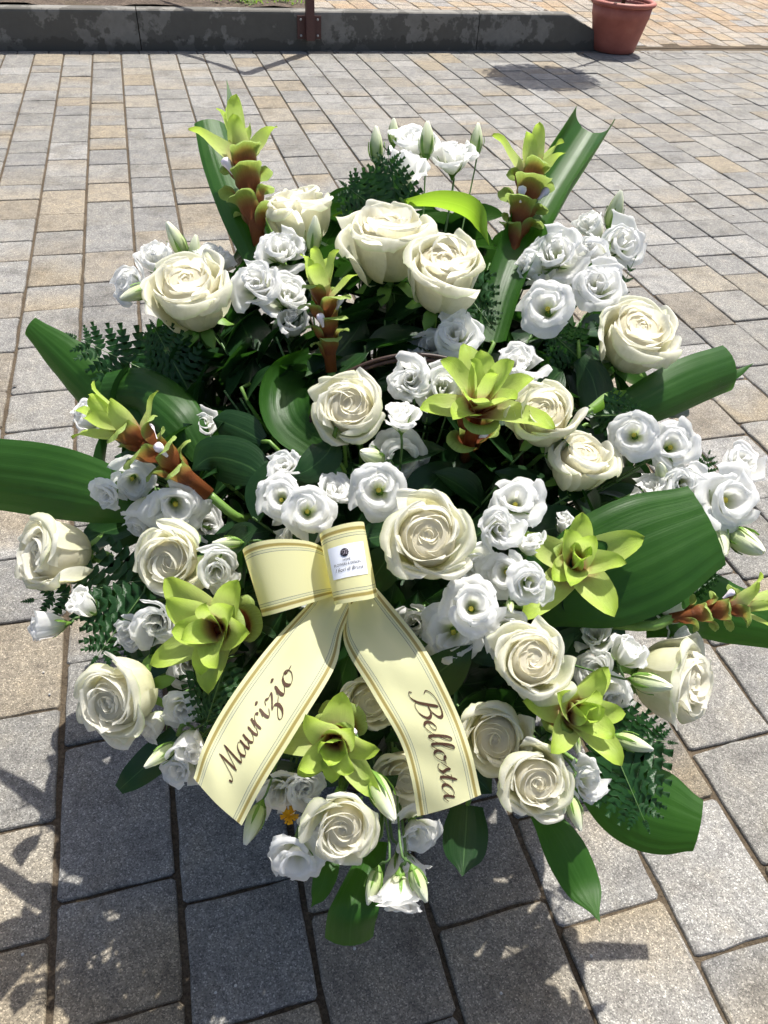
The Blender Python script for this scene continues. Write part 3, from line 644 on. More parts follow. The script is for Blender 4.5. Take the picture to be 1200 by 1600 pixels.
LISI = [
 (648, 224, 70, 'F', 0.1, -1, 0.78, 0.03, 'tallest white lisianthus at the very top between two green buds'),
 (708, 245, 70, 'F', 0.05, -1, 0.84, 0.03, 'white lisianthus at the top right beside a tall green bud'),
 (630, 266, 60, 'H', 0.3, -1, 0.85, 0.0, 'white lisianthus below the tallest one, above the fern tip'),
 (250, 408, 60, 'H', -0.5, -1, 0.60, 0.02, 'small white lisianthus behind the large upper left rose'),
 (206, 447, 62, 'F', -1, -0.3, 0.70, 0.02, 'leftmost white lisianthus of the upper left cluster'),
 (335, 405, 56, 'F', 0.2, -1, 0.8, 0.05, 'white lisianthus peeking out right behind the upper left rose'),
 (440, 393, 70, 'F', 0.0, -1, 0.52, -0.01, 'white lisianthus under the side-on rose at upper left'),
 (402, 446, 76, 'F', -0.3, -0.6, 0.40, -0.02, 'round white lisianthus between upper left rose and spotted spike'),
 (448, 462, 70, 'F', 0.1, -0.5, 0.5, 0.0, 'white lisianthus touching the left side of the upper spike'),
 (456, 507, 54, 'H', 0.0, -0.4, 0.5, 0.03, 'lower white lisianthus left of the upper middle spike base'),
 (713, 523, 80, 'F', 0.1, -1, 0.45, 0.0, 'white lisianthus just above the basket handle'),
 (680, 548, 76, 'F', -0.3, -0.8, 0.5, 0.05, 'shaded white lisianthus behind the basket handle'),
 (643, 595, 70, 'F', -0.1, -0.3, 0.22, -0.005, 'white lisianthus right of the peach tinged rose'),
 (692, 605, 72, 'F', 0.2, -0.4, 0.3, 0.0, 'white lisianthus left of the central lime flower spike'),
 (627, 655, 62, 'F', 0.0, -1, 0.80, -0.02, 'small white lisianthus on a bare stem seen from the side'),
 (628, 712, 80, 'O', 0.3, 0.2, 0.4, 0.06, 'shaded white lisianthus behind the thin bare stem'),
 (591, 765, 80, 'O', -0.1, -0.2, 0.15, -0.02, 'white lisianthus with frilled centre above the ribbon bow'),
 (445, 732, 58, 'F', 0.0, -0.7, 0.4, 0.0, 'topmost white lisianthus of the cluster above the left loop'),
 (438, 780, 66, 'O', -0.3, -0.2, 0.25, -0.01, 'left white lisianthus of the cluster above the left loop'),
 (480, 798, 70, 'O', 0.0, -0.2, 0.15, -0.025, 'front white lisianthus of the cluster above the left loop'),
 (519, 770, 62, 'F', 0.4, -0.8, 0.6, 0.01, 'right white lisianthus of the cluster above the left loop'),
 (465, 832, 66, 'F', 0.0, 0.4, 0.5, 0.04, 'shaded white lisianthus just behind the left ribbon loop'),
 (137, 652, 50, 'H', -0.9, -0.5, 0.65, 0.02, 'small white lisianthus left of the orange brown spike'),
 (321, 664, 46, 'F', 0.3, -0.6, 0.5, 0.05, 'small white lisianthus in dark foliage right of the rolled leaf'),
 (205, 750, 62, 'O', -0.2, 0.3, 0.3, 0.01, 'white lisianthus directly under the orange brown spike'),
 (169, 770, 54, 'F', -0.6, 0.7, 0.7, -0.01, 'drooping white lisianthus on the big left leaf'),
 (275, 790, 82, 'O', 0.1, 0.2, 0.3, 0.02, 'wide open white lisianthus under the orange brown spike stem'),
 (228, 805, 66, 'H', -0.4, 0.8, 0.8, 0.03, 'white lisianthus hanging above the ringed cream rose'),
 (322, 822, 62, 'F', 0.3, 0.1, 0.4, 0.07, 'shaded white lisianthus left of the left ribbon loop'),
 (340, 888, 70, 'F', 0.0, 0.4, 0.35, 0.0, 'greenish white lisianthus between cream rose and ribbon loop'),
 (130, 945, 50, 'H', -0.8, -0.6, 0.80, 0.0, 'white lisianthus below the far left rose'),
 (76, 980, 54, 'H', -1, 0.2, 0.85, 0.0, 'lowest far left white lisianthus by the fern tips'),
 (247, 970, 78, 'F', -0.1, 0.3, 0.42, 0.01, 'white lisianthus upper left of the lower lime star flower'),
 (203, 988, 52, 'F', -0.8, 0.3, 0.6, 0.03, 'small white lisianthus right of the left fern'),
 (292, 1035, 74, 'F', 0.0, 0.2, 0.3, 0.05, 'white lisianthus behind the lower lime star flower'),
 (284, 1106, 62, 'F', -0.3, 0.5, 0.5, 0.02, 'shaded white lisianthus right of the lower left rose'),
 (241, 1132, 50, 'H', -0.6, 0.7, 0.75, 0.02, 'small shaded white lisianthus under the lower left rose'),
 (298, 1160, 62, 'H', -0.1, 0.6, 0.5, 0.0, 'closed white lisianthus beside the left ribbon tail end'),
 (284, 1200, 62, 'F', -0.5, 0.8, 0.6, 0.01, 'lowest white lisianthus left of the left ribbon tail'),
 (736, 950, 80, 'O', 0.0, -0.1, 0.12, -0.02, 'open white lisianthus with dark yellow eye right of the ribbon'),
 (707, 990, 84, 'O', -0.2, 0.3, 0.25, 0.01, 'open white lisianthus with yellow eye at the right ribbon edge'),
 (791, 986, 68, 'F', 0.1, 0.1, 0.3, 0.0, 'white lisianthus above the greenish cream rose'),
 (778, 828, 68, 'F', 0.2, 0.0, 0.25, -0.02, 'tall oval white lisianthus right of the largest rose'),
 (829, 853, 46, 'H', 0.5, -0.5, 0.5, 0.0, 'small half closed white lisianthus left of the right lime star'),
 (790, 895, 70, 'O', -0.1, 0.1, 0.2, 0.0, 'white lisianthus with yellow eye below the oval one'),
 (828, 912, 70, 'F', 0.2, 0.1, 0.25, -0.025, 'white lisianthus left of the big wide right leaf'),
 (738, 882, 76, 'F', 0.4, 0.4, 0.5, 0.02, 'white lisianthus tucked under the right of the largest rose'),
 (806, 785, 78, 'O', 0.2, -0.7, 0.42, 0.0, 'open white lisianthus below the right pair of cream roses'),
 (648, 968, 50, 'F', -0.2, 0.3, 0.5, 0.05, 'white lisianthus half hidden behind the right ribbon tail top'),
 (855, 479, 78, 'O', -0.1, -0.5, 0.42, -0.01, 'open white lisianthus with yellow eye at upper right'),
 (935, 447, 84, 'F', 0.2, -0.6, 0.45, -0.005, 'white lisianthus right of the yellow eyed upper right one'),
 (868, 398, 84, 'F', -0.1, -0.9, 0.45, 0.0, 'large white lisianthus at the upper right cluster top left'),
 (930, 394, 62, 'H', -0.7, -0.5, 0.6, 0.0, 'half closed white lisianthus in the middle of the upper right cluster'),
 (970, 380, 72, 'F', 0.7, -0.5, 0.55, 0.01, 'frilled white lisianthus at the right of the upper right cluster'),
 (926, 356, 50, 'H', -0.4, -0.9, 0.7, 0.03, 'small white lisianthus below the highest right bud'),
 (828, 418, 48, 'H', -0.8, -0.5, 0.75, 0.01, 'small white lisianthus against the rolled upright right leaf'),
 (872, 442, 76, 'F', 0.0, -0.3, 0.5, 0.05, 'shaded white lisianthus hidden in the upper right cluster'),
 (811, 573, 72, 'F', 0.2, -0.9, 0.6, 0.03, 'white lisianthus behind the central lime flower spike'),
 (990, 679, 68, 'O', -0.1, -0.2, 0.15, -0.01, 'open white lisianthus left of three at the right'),
 (1050, 698, 72, 'O', 0.5, -0.3, 0.32, 0.0, 'white lisianthus in the middle of three at the right'),
 (1068, 755, 70, 'F', 0.4, 0.0, 0.35, 0.01, 'white lisianthus above the big leaf edge at the right'),
 (1020, 767, 62, 'F', -0.3, -0.8, 0.8, 0.03, 'shaded white lisianthus rising behind the big leaf'),
 (1138, 780, 92, 'O', 0.7, -0.2, 0.45, -0.01, 'largest white lisianthus at the far right edge'),
 (1158, 724, 62, 'F', 0.8, -0.6, 0.62, 0.02, 'topmost white lisianthus at the far right edge'),
 (883, 822, 42, 'H', 0.1, -0.9, 0.6, 0.03, 'small white lisianthus behind the right lime star'),
 (976, 1022, 52, 'H', 0.5, -0.8, 0.6, 0.0, 'small upright white lisianthus left of the away facing rose'),
 (932, 993, 62, 'F', -0.2, -0.5, 0.5, 0.05, 'white lisianthus under the lower edge of the big leaf'),
 (958, 1088, 64, 'F', 0.2, 0.4, 0.4, 0.04, 'shaded white lisianthus right of the lower right lime spike'),
 (934, 1050, 66, 'F', -0.3, 0.1, 0.4, 0.05, 'shaded white lisianthus above the lower right lime spike'),
 (1036, 950, 56, 'F', 0.4, -0.6, 0.6, 0.05, 'white lisianthus behind the stem of the right brown spike'),
 (1062, 1008, 64, 'F', 0.7, -0.5, 0.7, 0.05, 'white lisianthus above the away facing right rose'),
 (912, 1220, 66, 'F', 0.7, 0.1, 0.5, -0.005, 'white lisianthus right of the lowest right rose'),
 (464, 1337, 76, 'O', -0.1, 0.9, 0.55, -0.01, 'white lisianthus hanging low over the shaded paving at left'),
 (650, 1298, 70, 'F', 0.3, 0.7, 0.55, 0.02, 'shaded white lisianthus under the right ribbon tail end'),
 (632, 1358, 78, 'F', 0.2, 0.7, 0.86, 0.03, 'white lisianthus hanging head down behind the lowest one'),
 (622, 1398, 84, 'F', -0.1, 1, 0.90, -0.01, 'lowest white lisianthus hanging head down at bottom centre'),
 (438, 1236, 70, 'F', -0.2, 0.5, 0.4, 0.03, 'shaded white lisianthus at the right edge of the left tail'),
 (474, 1228, 64, 'F', 0.2, 0.4, 0.4, 0.03, 'shaded white lisianthus left of the bottom lime star flower'),
 (498, 1284, 58, 'F', -0.6, 0.6, 0.6, 0.02, 'white lisianthus tucked left of the lowest rose'),
]
for i, (px, py, dp, k, dx, dy, m, ex, lab) in enumerate(LISI):
    d = dome(px, py) + ex; D = dp / F * d * KS * (1.08 if k != 'H' else 1.20); Z = facing(px, py, dx, dy, m)
    A = frame(at(px, py, d) - Z * D * (0.34 if k != 'H' else 0.42), Z, rng.normal(size=3))
    assemble('lisianthus', LK[k][i % len(LK[k])], A, D, lab, 'lisianthus', 'white lisianthus flowers', 0.0017, 'thin_stem')
BUDS = [  # px, py, length px, dx, dy, m, ex, label
 (588, 226, 50, 0, -1, 0.95, 0.03, 'whitish green bud at the top left of the highest flowers'),
 (615, 206, 38, 0, -1, 0.97, 0.03, 'small green bud behind the tallest white lisianthus'),
 (667, 218, 52, 0.05, -1, 0.97, -0.01, 'green bud in front of the tallest white lisianthus'),
 (745, 218, 46, 0.1, -1, 0.97, 0.02, 'rightmost green bud at the very top on a thin stem'),
 (490, 366, 50, 0.1, -1, 0.9, -0.02, 'pale bud touching the side-on rose at upper left'),
 (275, 375, 52, -0.5, -1, 0.9, 0.02, 'highest white bud of the upper left cluster'),
 (304, 392, 46, 0.1, -1, 0.95, 0.03, 'slim green bud behind the upper left rose'),
 (212, 458, 48, -0.9, 0.35, 0.9, -0.02, 'greenish bud in front of the leftmost upper lisianthus'),
 (961, 328, 52, 0.3, -1, 0.9, 0.02, 'highest cream bud of the upper right cluster'),
 (580, 713, 50, -0.9, -0.4, 0.5, -0.01, 'round cream bud above the frilled lisianthus'),
 (355, 848, 42, -0.9, 0, 0.9, -0.01, 'small pale bud left of the ribbon loop top'),
 (1165, 846, 64, 0.8, 0.5, 0.6, -0.01, 'plump cream bud at the far right edge'),
 (1125, 842, 56, 0.2, 0.8, 0.7, 0.01, 'cream bud left of the plump one at the right edge'),
 (1036, 742, 42, -0.3, -0.9, 0.7, 0.02, 'small cream bud between the right lisianthus flowers'),
 (1018, 1068, 52, 1, 0.2, 0.75, -0.03, 'plump white bud lying on the away facing rose'),
 (990, 1161, 56, 1, 0.35, 0.93, -0.01, 'pale green bud pointing right above the fern'),
 (901, 1163, 32, 0.2, 1, 0.95, 0.0, 'tiny green bud hanging below the lower right lime spike'),
 (880, 1252, 36, 0.0, 1, 0.95, -0.02, 'left small bud hanging below the lowest right rose'),
 (899, 1270, 50, 0.3, 1, 0.92, -0.02, 'right pale bud hanging below the lowest right rose'),
 (583, 1385, 52, -0.3, 1, 0.95, 0.0, 'slim pale bud left of the lowest lisianthus'),
 (655, 1382, 52, 0.4, 1, 0.95, -0.02, 'green bud in front of the lowest lisianthus'),
 (396, 1287, 56, -0.4, 1, 0.85, 0.0, 'pale bud at the tip of the left ribbon tail'),
 (250, 1181, 50, -0.8, 0.6, 0.9, -0.01, 'pale bud at lower left by the short dark leaf'),
 (797, 948, 22, 0.1, 0.6, 0.6, -0.02, 'tiny round bud between the right lisianthus flowers'),
 (598, 1245, 70, 0.5, 1, 0.85, -0.015, 'cream bud right of the lowest rose'),
]
for i, (px, py, lp, dx, dy, m, ex, lab) in enumerate(BUDS):
    d = dome(px, py) + ex; L = lp / F * d * KS / max(0.75, m); Z = facing(px, py, dx, dy, m)
    A = frame(at(px, py, d) - Z * L * 0.5, Z, rng.normal(size=3))
    assemble('lisianthus_bud', BK[i % 2], A, L, lab, 'flower bud', 'lisianthus buds', 0.0013, 'thin_stem', start=-0.08)

CURC = [  # base px, tip px, base depth, tip depth, star, width factor, label
 ((404, 372), (362, 172), -0.01, 0.0, 0, 'leftmost upright curcuma spike at the top left'),
 ((800, 392), (846, 208), -0.01, 0.0, 0, 'upright curcuma spike at the top right beside a rolled leaf'),
 ((517, 572), (496, 388), 0.0, -0.03, 0, 'curcuma spike left of the top pair of roses'),
 ((318, 766), (160, 640), 0.0, -0.03, 0, 'orange brown curcuma spike leaning left at middle left'),
 ((728, 712), (768, 565), 0.06, -0.04, 1, 'central curcuma spike with wide lime bracts'),
 ((392, 975), (285, 992), 0.07, -0.06, 1, 'star shaped lime curcuma beside the left ribbon tail'),
 ((880, 915), (925, 835), 0.09, -0.05, 1, 'lime curcuma star in front of the big right leaf'),
 ((1055, 965), (1215, 935), 0.0, 0.0, 0, 'brown curcuma spike pointing right at the edge'),
 ((845, 1105), (945, 1118), 0.05, -0.05, 1, 'lime curcuma spike at lower right above the lowest rose'),
 ((535, 1115), (508, 1215), 0.07, -0.06, 1, 'lime curcuma star between the ribbon tails'),
]
for i, (b, tpx, eb, et, star, lab) in enumerate(CURC):
    mx, my = (b[0] + tpx[0]) / 2, (b[1] + tpx[1]) / 2; d = dome(mx, my)
    PB = at(*b, d + eb - 0.01); PT = at(*tpx, d + et - 0.02); Z = PT - PB; L = np.linalg.norm(Z)
    L = {4: 0.132, 5: 0.125, 6: 0.124, 9: 0.108}.get(i, 0.104) * KS if star else L
    A = frame(PB, Z, rng.normal(size=3))
    hub = HUB if i != 3 else at(420, 840, 0.93)
    assemble('curcuma', curcuma_kit(60 + i + (20 if i == 5 else 0), star), A, L * (1.0 if star else (1.18 if i == 3 else 1.04)), lab, 'curcuma', 'green curcuma spikes', 0.0062, 'stem', hub, start=-0.03)

# ------------------------------------------------------------------ leaves
def leaf_mesh(name, mat, pts, hw, curl=0.5, twist=0.0, tip=1.0, nu=13, nv=26, pleat=0.0, wavy=0.0, seed=0, thick=0.0005):
    """pts = world centre line, hw = half widths (m), curl >0 bends the edges away from the viewer"""
    r_ = np.random.default_rng(seed); C = catmull(pts, nv); Wd = np.interp(np.linspace(0, 1, nv), np.linspace(0, 1, len(hw)), hw)
    Wd = np.convolve(np.pad(Wd, 3, mode='edge'), np.ones(7) / 7, 'valid') if len(hw) > 2 else Wd
    if hw[-1] < 0.2 * max(hw): 
        s = np.linspace(0, 1, nv); Wd *= np.sqrt(np.clip((1 - s) / 0.25, 0.0004, 1))
    T = np.gradient(C, axis=0); V = []; pu = []; pv = []; ph = r_.uniform(0, 6, 3)
    for i in range(nv):
        t = nrm(T[i]); toc = nrm(EYE - C[i]); n = nrm(toc - t * (toc @ t)); s = np.cross(t, n)
        tw = twist if np.isscalar(twist) else np.interp(i / (nv - 1), np.linspace(0, 1, len(twist)), twist)
        n2 = n * math.cos(tw) + s * math.sin(tw); s2 = np.cross(t, n2); s2 = nrm(s2)
        c = curl if np.isscalar(curl) else np.interp(i / (nv - 1), np.linspace(0, 1, len(curl)), curl)
        for j in range(nu):
            u = -1 + 2 * j / (nu - 1); w = Wd[i]
            if abs(c) < 1e-3: a, b = u, 0
            else: a, b = math.sin(c * u) / c, (1 - math.cos(c * u)) / c
            pl = pleat * w * (math.sin(u * 19 + ph[0]) + 0.6 * math.sin(u * 31 + ph[1])) * 0.5 + wavy * w * (math.sin(i / nv * 7 + ph[1] + u) * u)
            V.append(C[i] + s2 * a * w - n2 * (b * w - pl)); pu.append(u); pv.append(i / (nv - 1))
    return V, gridfaces(nv, nu), pu, pv
def leaf(name, mat, px, hwpx, ex, label, cat='leaf', group=None, stalk=True, **k):
    """leaf laid through photo points at the depth of the arrangement, ex = extra depth per point"""
    ex = np.broadcast_to(ex, (len(px),)); ds = [dome(x, y) + e for (x, y), e in zip(px, ex)]
    P = [at(x, y, d) for (x, y), d in zip(px, ds)]; hw = [w / F * d * KS for w, d in zip(hwpx, ds)]
    V, Fc, pu, pv = leaf_mesh(name, mat, P, hw, **k)
    A = frame(P[0], P[1] - P[0]); o = empty(name, tomat(A)); tag(o, label, cat, group)
    obj('blade', mesh('blade', to_local(A, V), Fc, [mat], True, {'pu': pu, 'pv': pv}), o)
    if stalk:
        sp = stem_pts(P[0], nrm(P[1] - P[0]), HUB + rng.normal(0, 0.03, 3), 10, 0.03)
        SV, SF = tube(to_local(A, sp), 0.0028, 6); obj('stalk', mesh('stalk', SV, SF, ['stem']), o)
    return o
AG = 'broad aspidistra leaves'
def asp(px, hw, ex, label, **k): 
    k.setdefault('pleat', 0.012); k.setdefault('nu', 33); return leaf('aspidistra_leaf', 'aspidistra', px, hw, ex, label, 'leaf', AG, **k)
asp([(418, 430), (380, 340), (345, 250), (328, 186)], [22, 34, 31, 26], [0.05, 0.04, 0.04, 0.05], 'tall blunt leaf behind the leftmost upright spike', curl=0.7, twist=0.25)
asp([(392, 280), (370, 200), (354, 124)], [12, 13, 2], 0.07, 'narrow grey green leaf tip behind the leftmost upright spike', curl=0.3, twist=0.5)
asp([(768, 535), (800, 425), (855, 315), (922, 206)], [24, 40, 62, 52], [0.03, 0.02, 0.03, 0.05], 'tall channelled leaf rising at the top right', curl=[-0.7, -1.3, -1.9, -1.7], twist=-0.25)
asp([(225, 690), (160, 622), (98, 560), (44, 508)], [30, 46, 42, 14], [0.06, 0.05, 0.03, 0.02], 'pointed leaf jutting out at upper left above the rolled leaf', curl=[0.3, 0.7, 0.9, 0.5], twist=-0.35)
asp([(318, 712), (278, 648), (222, 606), (158, 606)], [18, 46, 44, 28], [0.05, 0.02, 0.02, 0.03], 'arched leaf behind the orange brown spike', curl=[0.3, 0.8, 1.0, 0.8], twist=0.2)
asp([(270, 805), (170, 775), (70, 752), (-45, 738)], [10, 48, 62, 58], [0.05, 0.02, 0.02, 0.03], 'big sunlit leaf cut by the left edge of the picture', curl=0.5, twist=-0.1, wavy=0.05)
asp([(508, 705), (452, 655), (448, 600), (490, 562)], [24, 46, 44, 20], [0.05, 0.03, 0.04, 0.07], 'folded dark leaf left of the peach tinged rose', curl=[-0.3, -0.9, -1.0, -0.6], twist=0.1)
asp([(925, 665), (1000, 635), (1080, 598), (1150, 572)], [16, 38, 46, 40], [0.05, 0.02, 0.02, 0.03], 'long folded blunt leaf at the right below the far right rose', curl=0.8, twist=0.15)
asp([(1120, 600), (1150, 585), (1178, 567)], [9, 7, 1], 0.05, 'thin leaf tip poking out behind the blunt right leaf', curl=0.3)
asp([(838, 935), (930, 900), (1025, 858), (1112, 818)], [46, 94, 98, 66], [0.04, 0.005, -0.02, -0.03], 'widest bright green leaf behind the right lime star', curl=0.3, twist=0.1, wavy=0.04)
asp([(1005, 965), (1085, 945), (1150, 962), (1240, 985)], [30, 62, 50, 36], [0.05, 0.05, 0.05, 0.05], 'leaf under the brown spike reaching past the right edge', curl=0.6)
asp([(920, 1205), (980, 1250), (1040, 1275), (1094, 1292)], [36, 66, 70, 38], [0.06, 0.05, 0.04, 0.04], 'broad round ended leaf at lower right under the fern', curl=0.5, twist=0.1)
asp([(845, 1265), (882, 1325), (912, 1385), (938, 1442)], [18, 36, 32, 2], [0.04, 0.02, 0.01, 0.0], 'slender pointed leaf hanging down at bottom right', curl=0.4, twist=-0.2)
asp([(585, 1315), (565, 1375), (550, 1430), (546, 1478)], [22, 36, 43, 43], [0.05, 0.02, 0.0, 0.015], 'folded blunt leaf hanging down at bottom centre', curl=[0.3, 0.6, 0.8, 0.8], twist=[0.7, 0.4, 0.1, -0.1])
SG = 'glossy short leaves at the rim'
def sal(px, hw, ex, label, mat='salal', **k): return leaf('salal_leaf', mat, px, hw, ex, label, 'leaf', SG, **k)
sal([(730, 1258), (728, 1295), (725, 1335), (722, 1370)], [24, 37, 34, 4], [0.05, 0.04, 0.03, 0.02], 'dark round leaf hanging below the right ribbon tail', curl=0.3)
sal([(516, 1318), (510, 1360), (499, 1395), (486, 1418)], [16, 22, 15, 1], [0.05, 0.03, 0.02, 0.01], 'small pointed leaf left of the hanging folded leaf', curl=0.6, mat='aspidistra')
sal([(278, 1148), (242, 1184), (207, 1215), (186, 1234)], [16, 28, 22, 8], [0.03, 0.03, 0.03, 0.02], 'short dark leaf jutting out at lower left', curl=0.4)
sal([(632, 318), (690, 314), (740, 332), (765, 384)], [6, 17, 22, 1], [0.02, 0.0, 0.0, 0.0], 'arching lime leaf above the top pair of roses', mat='lime_leaf', curl=0.5, twist=0.6)
sal([(575, 350), (545, 338), (515, 328)], [10, 14, 5], 0.05, 'lime leaf left behind the top pair of roses', mat='lime_leaf', curl=0.4)
sal([(925, 640), (955, 622), (992, 612)], [8, 13, 3], 0.02, 'small lime leaf under the far right rose', mat='lime_leaf', curl=0.7)
sal([(905, 560), (925, 590), (935, 640), (925, 670)], [10, 28, 28, 4], 0.04, 'dark leaf hanging below the far right rose', curl=0.3)
sal([(520, 690), (510, 710), (480, 735), (450, 745)], [12, 30, 24, 3], -0.005, 'veined dark leaf under the peach tinged rose', curl=0.3)
sal([(410, 690), (385, 675), (350, 660), (332, 655)], [10, 30, 24, 4], 0.03, 'glossy dark leaf right of the arched left leaf', curl=0.3)
sal([(420, 750), (380, 725), (330, 715), (300, 735)], [12, 40, 36, 6], 0.03, 'large dark leaf above the left lisianthus cluster', curl=0.3)
sal([(390, 600), (395, 550), (380, 510), (365, 480)], [14, 40, 36, 4], 0.06, 'large dark leaf below the upper left rose', curl=0.3)
sal([(470, 600), (520, 560), (555, 520), (570, 490)], [14, 30, 28, 4], 0.07, 'dark leaf right of the upper middle spike', curl=0.3)

# ferns: a rachis with saw-edged pinnae
def pinna_geo(L, w, nl=7):
    V = [(0, 0, 0)]; side = []
    for i in range(nl):
        f0, f1 = i / nl, (i + 0.62) / nl; ww = w * (1 - f0 ** 1.6) * (0.85 if i == 0 else 1)
        side += [(f0 * L + 0.01 * L, 0.14 * ww), (f0 * L + 0.05 * L, 0.62 * ww), (f1 * L + 0.09 * L, ww)]
    side.append((L, 0)); V = [(x, 0, 0.0) for x, y in side] + [(x, y, -0.12 * y) for x, y in side] + [(x, -y, -0.12 * y) for x, y in side]
    n = len(side); Fc = []
    for i in range(n - 1): Fc += [(i, i + 1, n + i + 1, n + i), (i, 2 * n + i, 2 * n + i + 1, i + 1)]
    return V, Fc, [0] * n + [1] * n + [-1] * n, [x / L for x, y in side] * 3
pV, pF, pU, pVv = pinna_geo(1.0, 0.27, 6)
PINNA = mesh('pinna', pV, pF, ['fern'], True, {'pu': pU, 'pv': pVv})
def fern(b, tpx, hw, ex, label, bend=0.0, tw=0.0, n=7, hubbed=True):
    d = dome((b[0] + tpx[0]) / 2, (b[1] + tpx[1]) / 2) + ex; PB, PT = at(*b, d + 0.015), at(*tpx, d - 0.01)
    ax = PT - PB; L = np.linalg.norm(ax); t = ax / L; toc = nrm(EYE - PB); nn = nrm(toc - t * (toc @ t)); s = np.cross(t, nn)
    nn, s = nn * math.cos(tw) + s * math.sin(tw), s * math.cos(tw) - nn * math.sin(tw)
    C = catmull([PB, PB + ax * .35 + s * bend * L * .7, PB + ax * .7 + s * bend * L * .7, PT], 30)
    A = frame(PB, t, s); o = empty('fern_frond', tomat(A)); tag(o, label, 'fern', 'dark fern fronds')
    sp = np.vstack([stem_pts(PB, t, HUB + rng.normal(0, 0.03, 3), 8)[::-1][:-1], C]); rad = np.concatenate([np.full(7, .0012), np.linspace(.0012, .0003, 30)])
    V, Fc = tube(to_local(A, sp), rad, 5); obj('rachis', mesh('rachis', V, Fc, ['thin_stem']), o)
    W_ = hw / F * d * KS; inv = np.linalg.inv(A)
    for i in range(n):
        f = 0.04 + 0.93 * i / (n - 1); p = C[int(f * 29)]; tt = nrm(C[min(29, int(f * 29) + 1)] - C[max(0, int(f * 29) - 1)]); ln = W_ * (1.8 * (1 - f) ** 0.75 + 0.32)
        for sg in ((-1, 1) if i < n - 1 else (0,)):
            dr = nrm(s * sg * 1.0 + tt * (0.62 + 0.4 * f) + nn * random.gauss(0, 0.12)) if sg else tt
            zz = nrm(nn + s * random.gauss(0, .15) - dr * (nn @ dr)); zz = nrm(zz - dr * (zz @ dr)); yy = np.cross(zz, dr)
            Mx = np.eye(4); Mx[:3, 0] = dr * ln; Mx[:3, 1] = yy * ln; Mx[:3, 2] = zz * ln; Mx[:3, 3] = p
            c = obj('pinna', PINNA, o); c.matrix_local = tomat(inv @ Mx)
for a in [
 ((603, 338), (540, 290), 34, 0.0, 'fern frond leaning left at the top behind the roses'),
 ((606, 335), (607, 240), 30, -0.005, 'upright fern frond at the top below the highest flowers'),
 ((250, 590), (116, 526), 38, 0.03, 'fern frond reaching left above the arched left leaf'),
 ((295, 610), (240, 510), 34, 0.03, 'fern frond below the upper left rose'),
 ((235, 905), (48, 938), 44, 0.03, 'fern frond reaching left below the far left rose'),
 ((225, 925), (150, 1028), 42, 0.03, 'fern frond drooping above the lower left rose'),
 ((950, 1150), (1008, 1285), 46, -0.01, 'fern frond lying on the broad lower right leaf'),
 ((940, 1145), (1046, 1160), 34, 0.02, 'fern frond pointing right under the away facing rose'),
 ((352, 1035), (322, 1130), 34, 0.01, 'fern frond left of the left ribbon tail'),
 ((940, 525), (994, 400), 12, 0.02, 'edge-on fern frond standing at upper right'),
 ((715, 440), (768, 510), 30, 0.02, 'fern frond right of the top pair of roses'),
 ((1085, 775), (1108, 708), 18, 0.03, 'small fern tip between the right lisianthus flowers'),
 ((905, 560), (862, 520), 26, 0.03, 'fern tip left of the far right rose'),
 ((1060, 905), (1120, 890), 22, 0.02, 'small fern tip at the big leaf lower edge'),
 ((930, 650), (1000, 648), 24, 0.015, 'fern frond at the base of the blunt right leaf')]: fern(*a)

# dark filler sprigs that pack the inside
SAL = []
for q in range(3):
    V, Fc, pu, pv = [], gridfaces(9, 7), [], []
    for i in range(9):
        v = i / 8; w = 0.30 * math.sin(math.pi * min(1, 0.04 + v * 0.96)) ** 0.7 * (1 if v < 1 else 0)
        for j in range(7):
            u = -1 + j / 3; V.append((v, u * w, 0.10 * u * u * (0.6 + .5 * q) * w * 3 - 0.16 * v * v * (1 + .4 * q) + 0.01 * math.sin(9 * v + u * 3 + q))); pu.append(u); pv.append(v)
    SAL.append(mesh('salal_leaf_blade', V, Fc, ['salal'], True, {'pu': pu, 'pv': pv}))
rs = random.Random(5); nsp = 0
XF = [(340, 520), (400, 560), (450, 540), (490, 610), (560, 470), (570, 540), (620, 500), (650, 470), (740, 480), (760, 520), (800, 540), (880, 560), (350, 610), (560, 420), (700, 640), (840, 600)]
XS = XF + [(600 + 330 * math.cos(a), 560 + 230 * math.sin(a)) for a in np.linspace(math.pi * 0.95, math.pi * 2.05, 16)] + [(600 + 200 * math.cos(a), 520 + 140 * math.sin(a)) for a in np.linspace(0, 5.9, 12)] + [(600 + 430 * math.cos(a), 800 + 300 * math.sin(a)) for a in np.linspace(math.pi, math.pi * 2, 12)]  # rings of unseen back foliage, added to thicken the cast shadow
XI = [(600 + 400 * math.sqrt((q + .5) / 44) * math.cos(q * 2.4 + 1), 780 + 420 * math.sqrt((q + .5) / 44) * math.sin(q * 2.4 + 1)) for q in range(44)]  # deeper inner layer, added to close light gaps in the ground shadow
XS = XS + XI
NSP = 84 + len(XS)
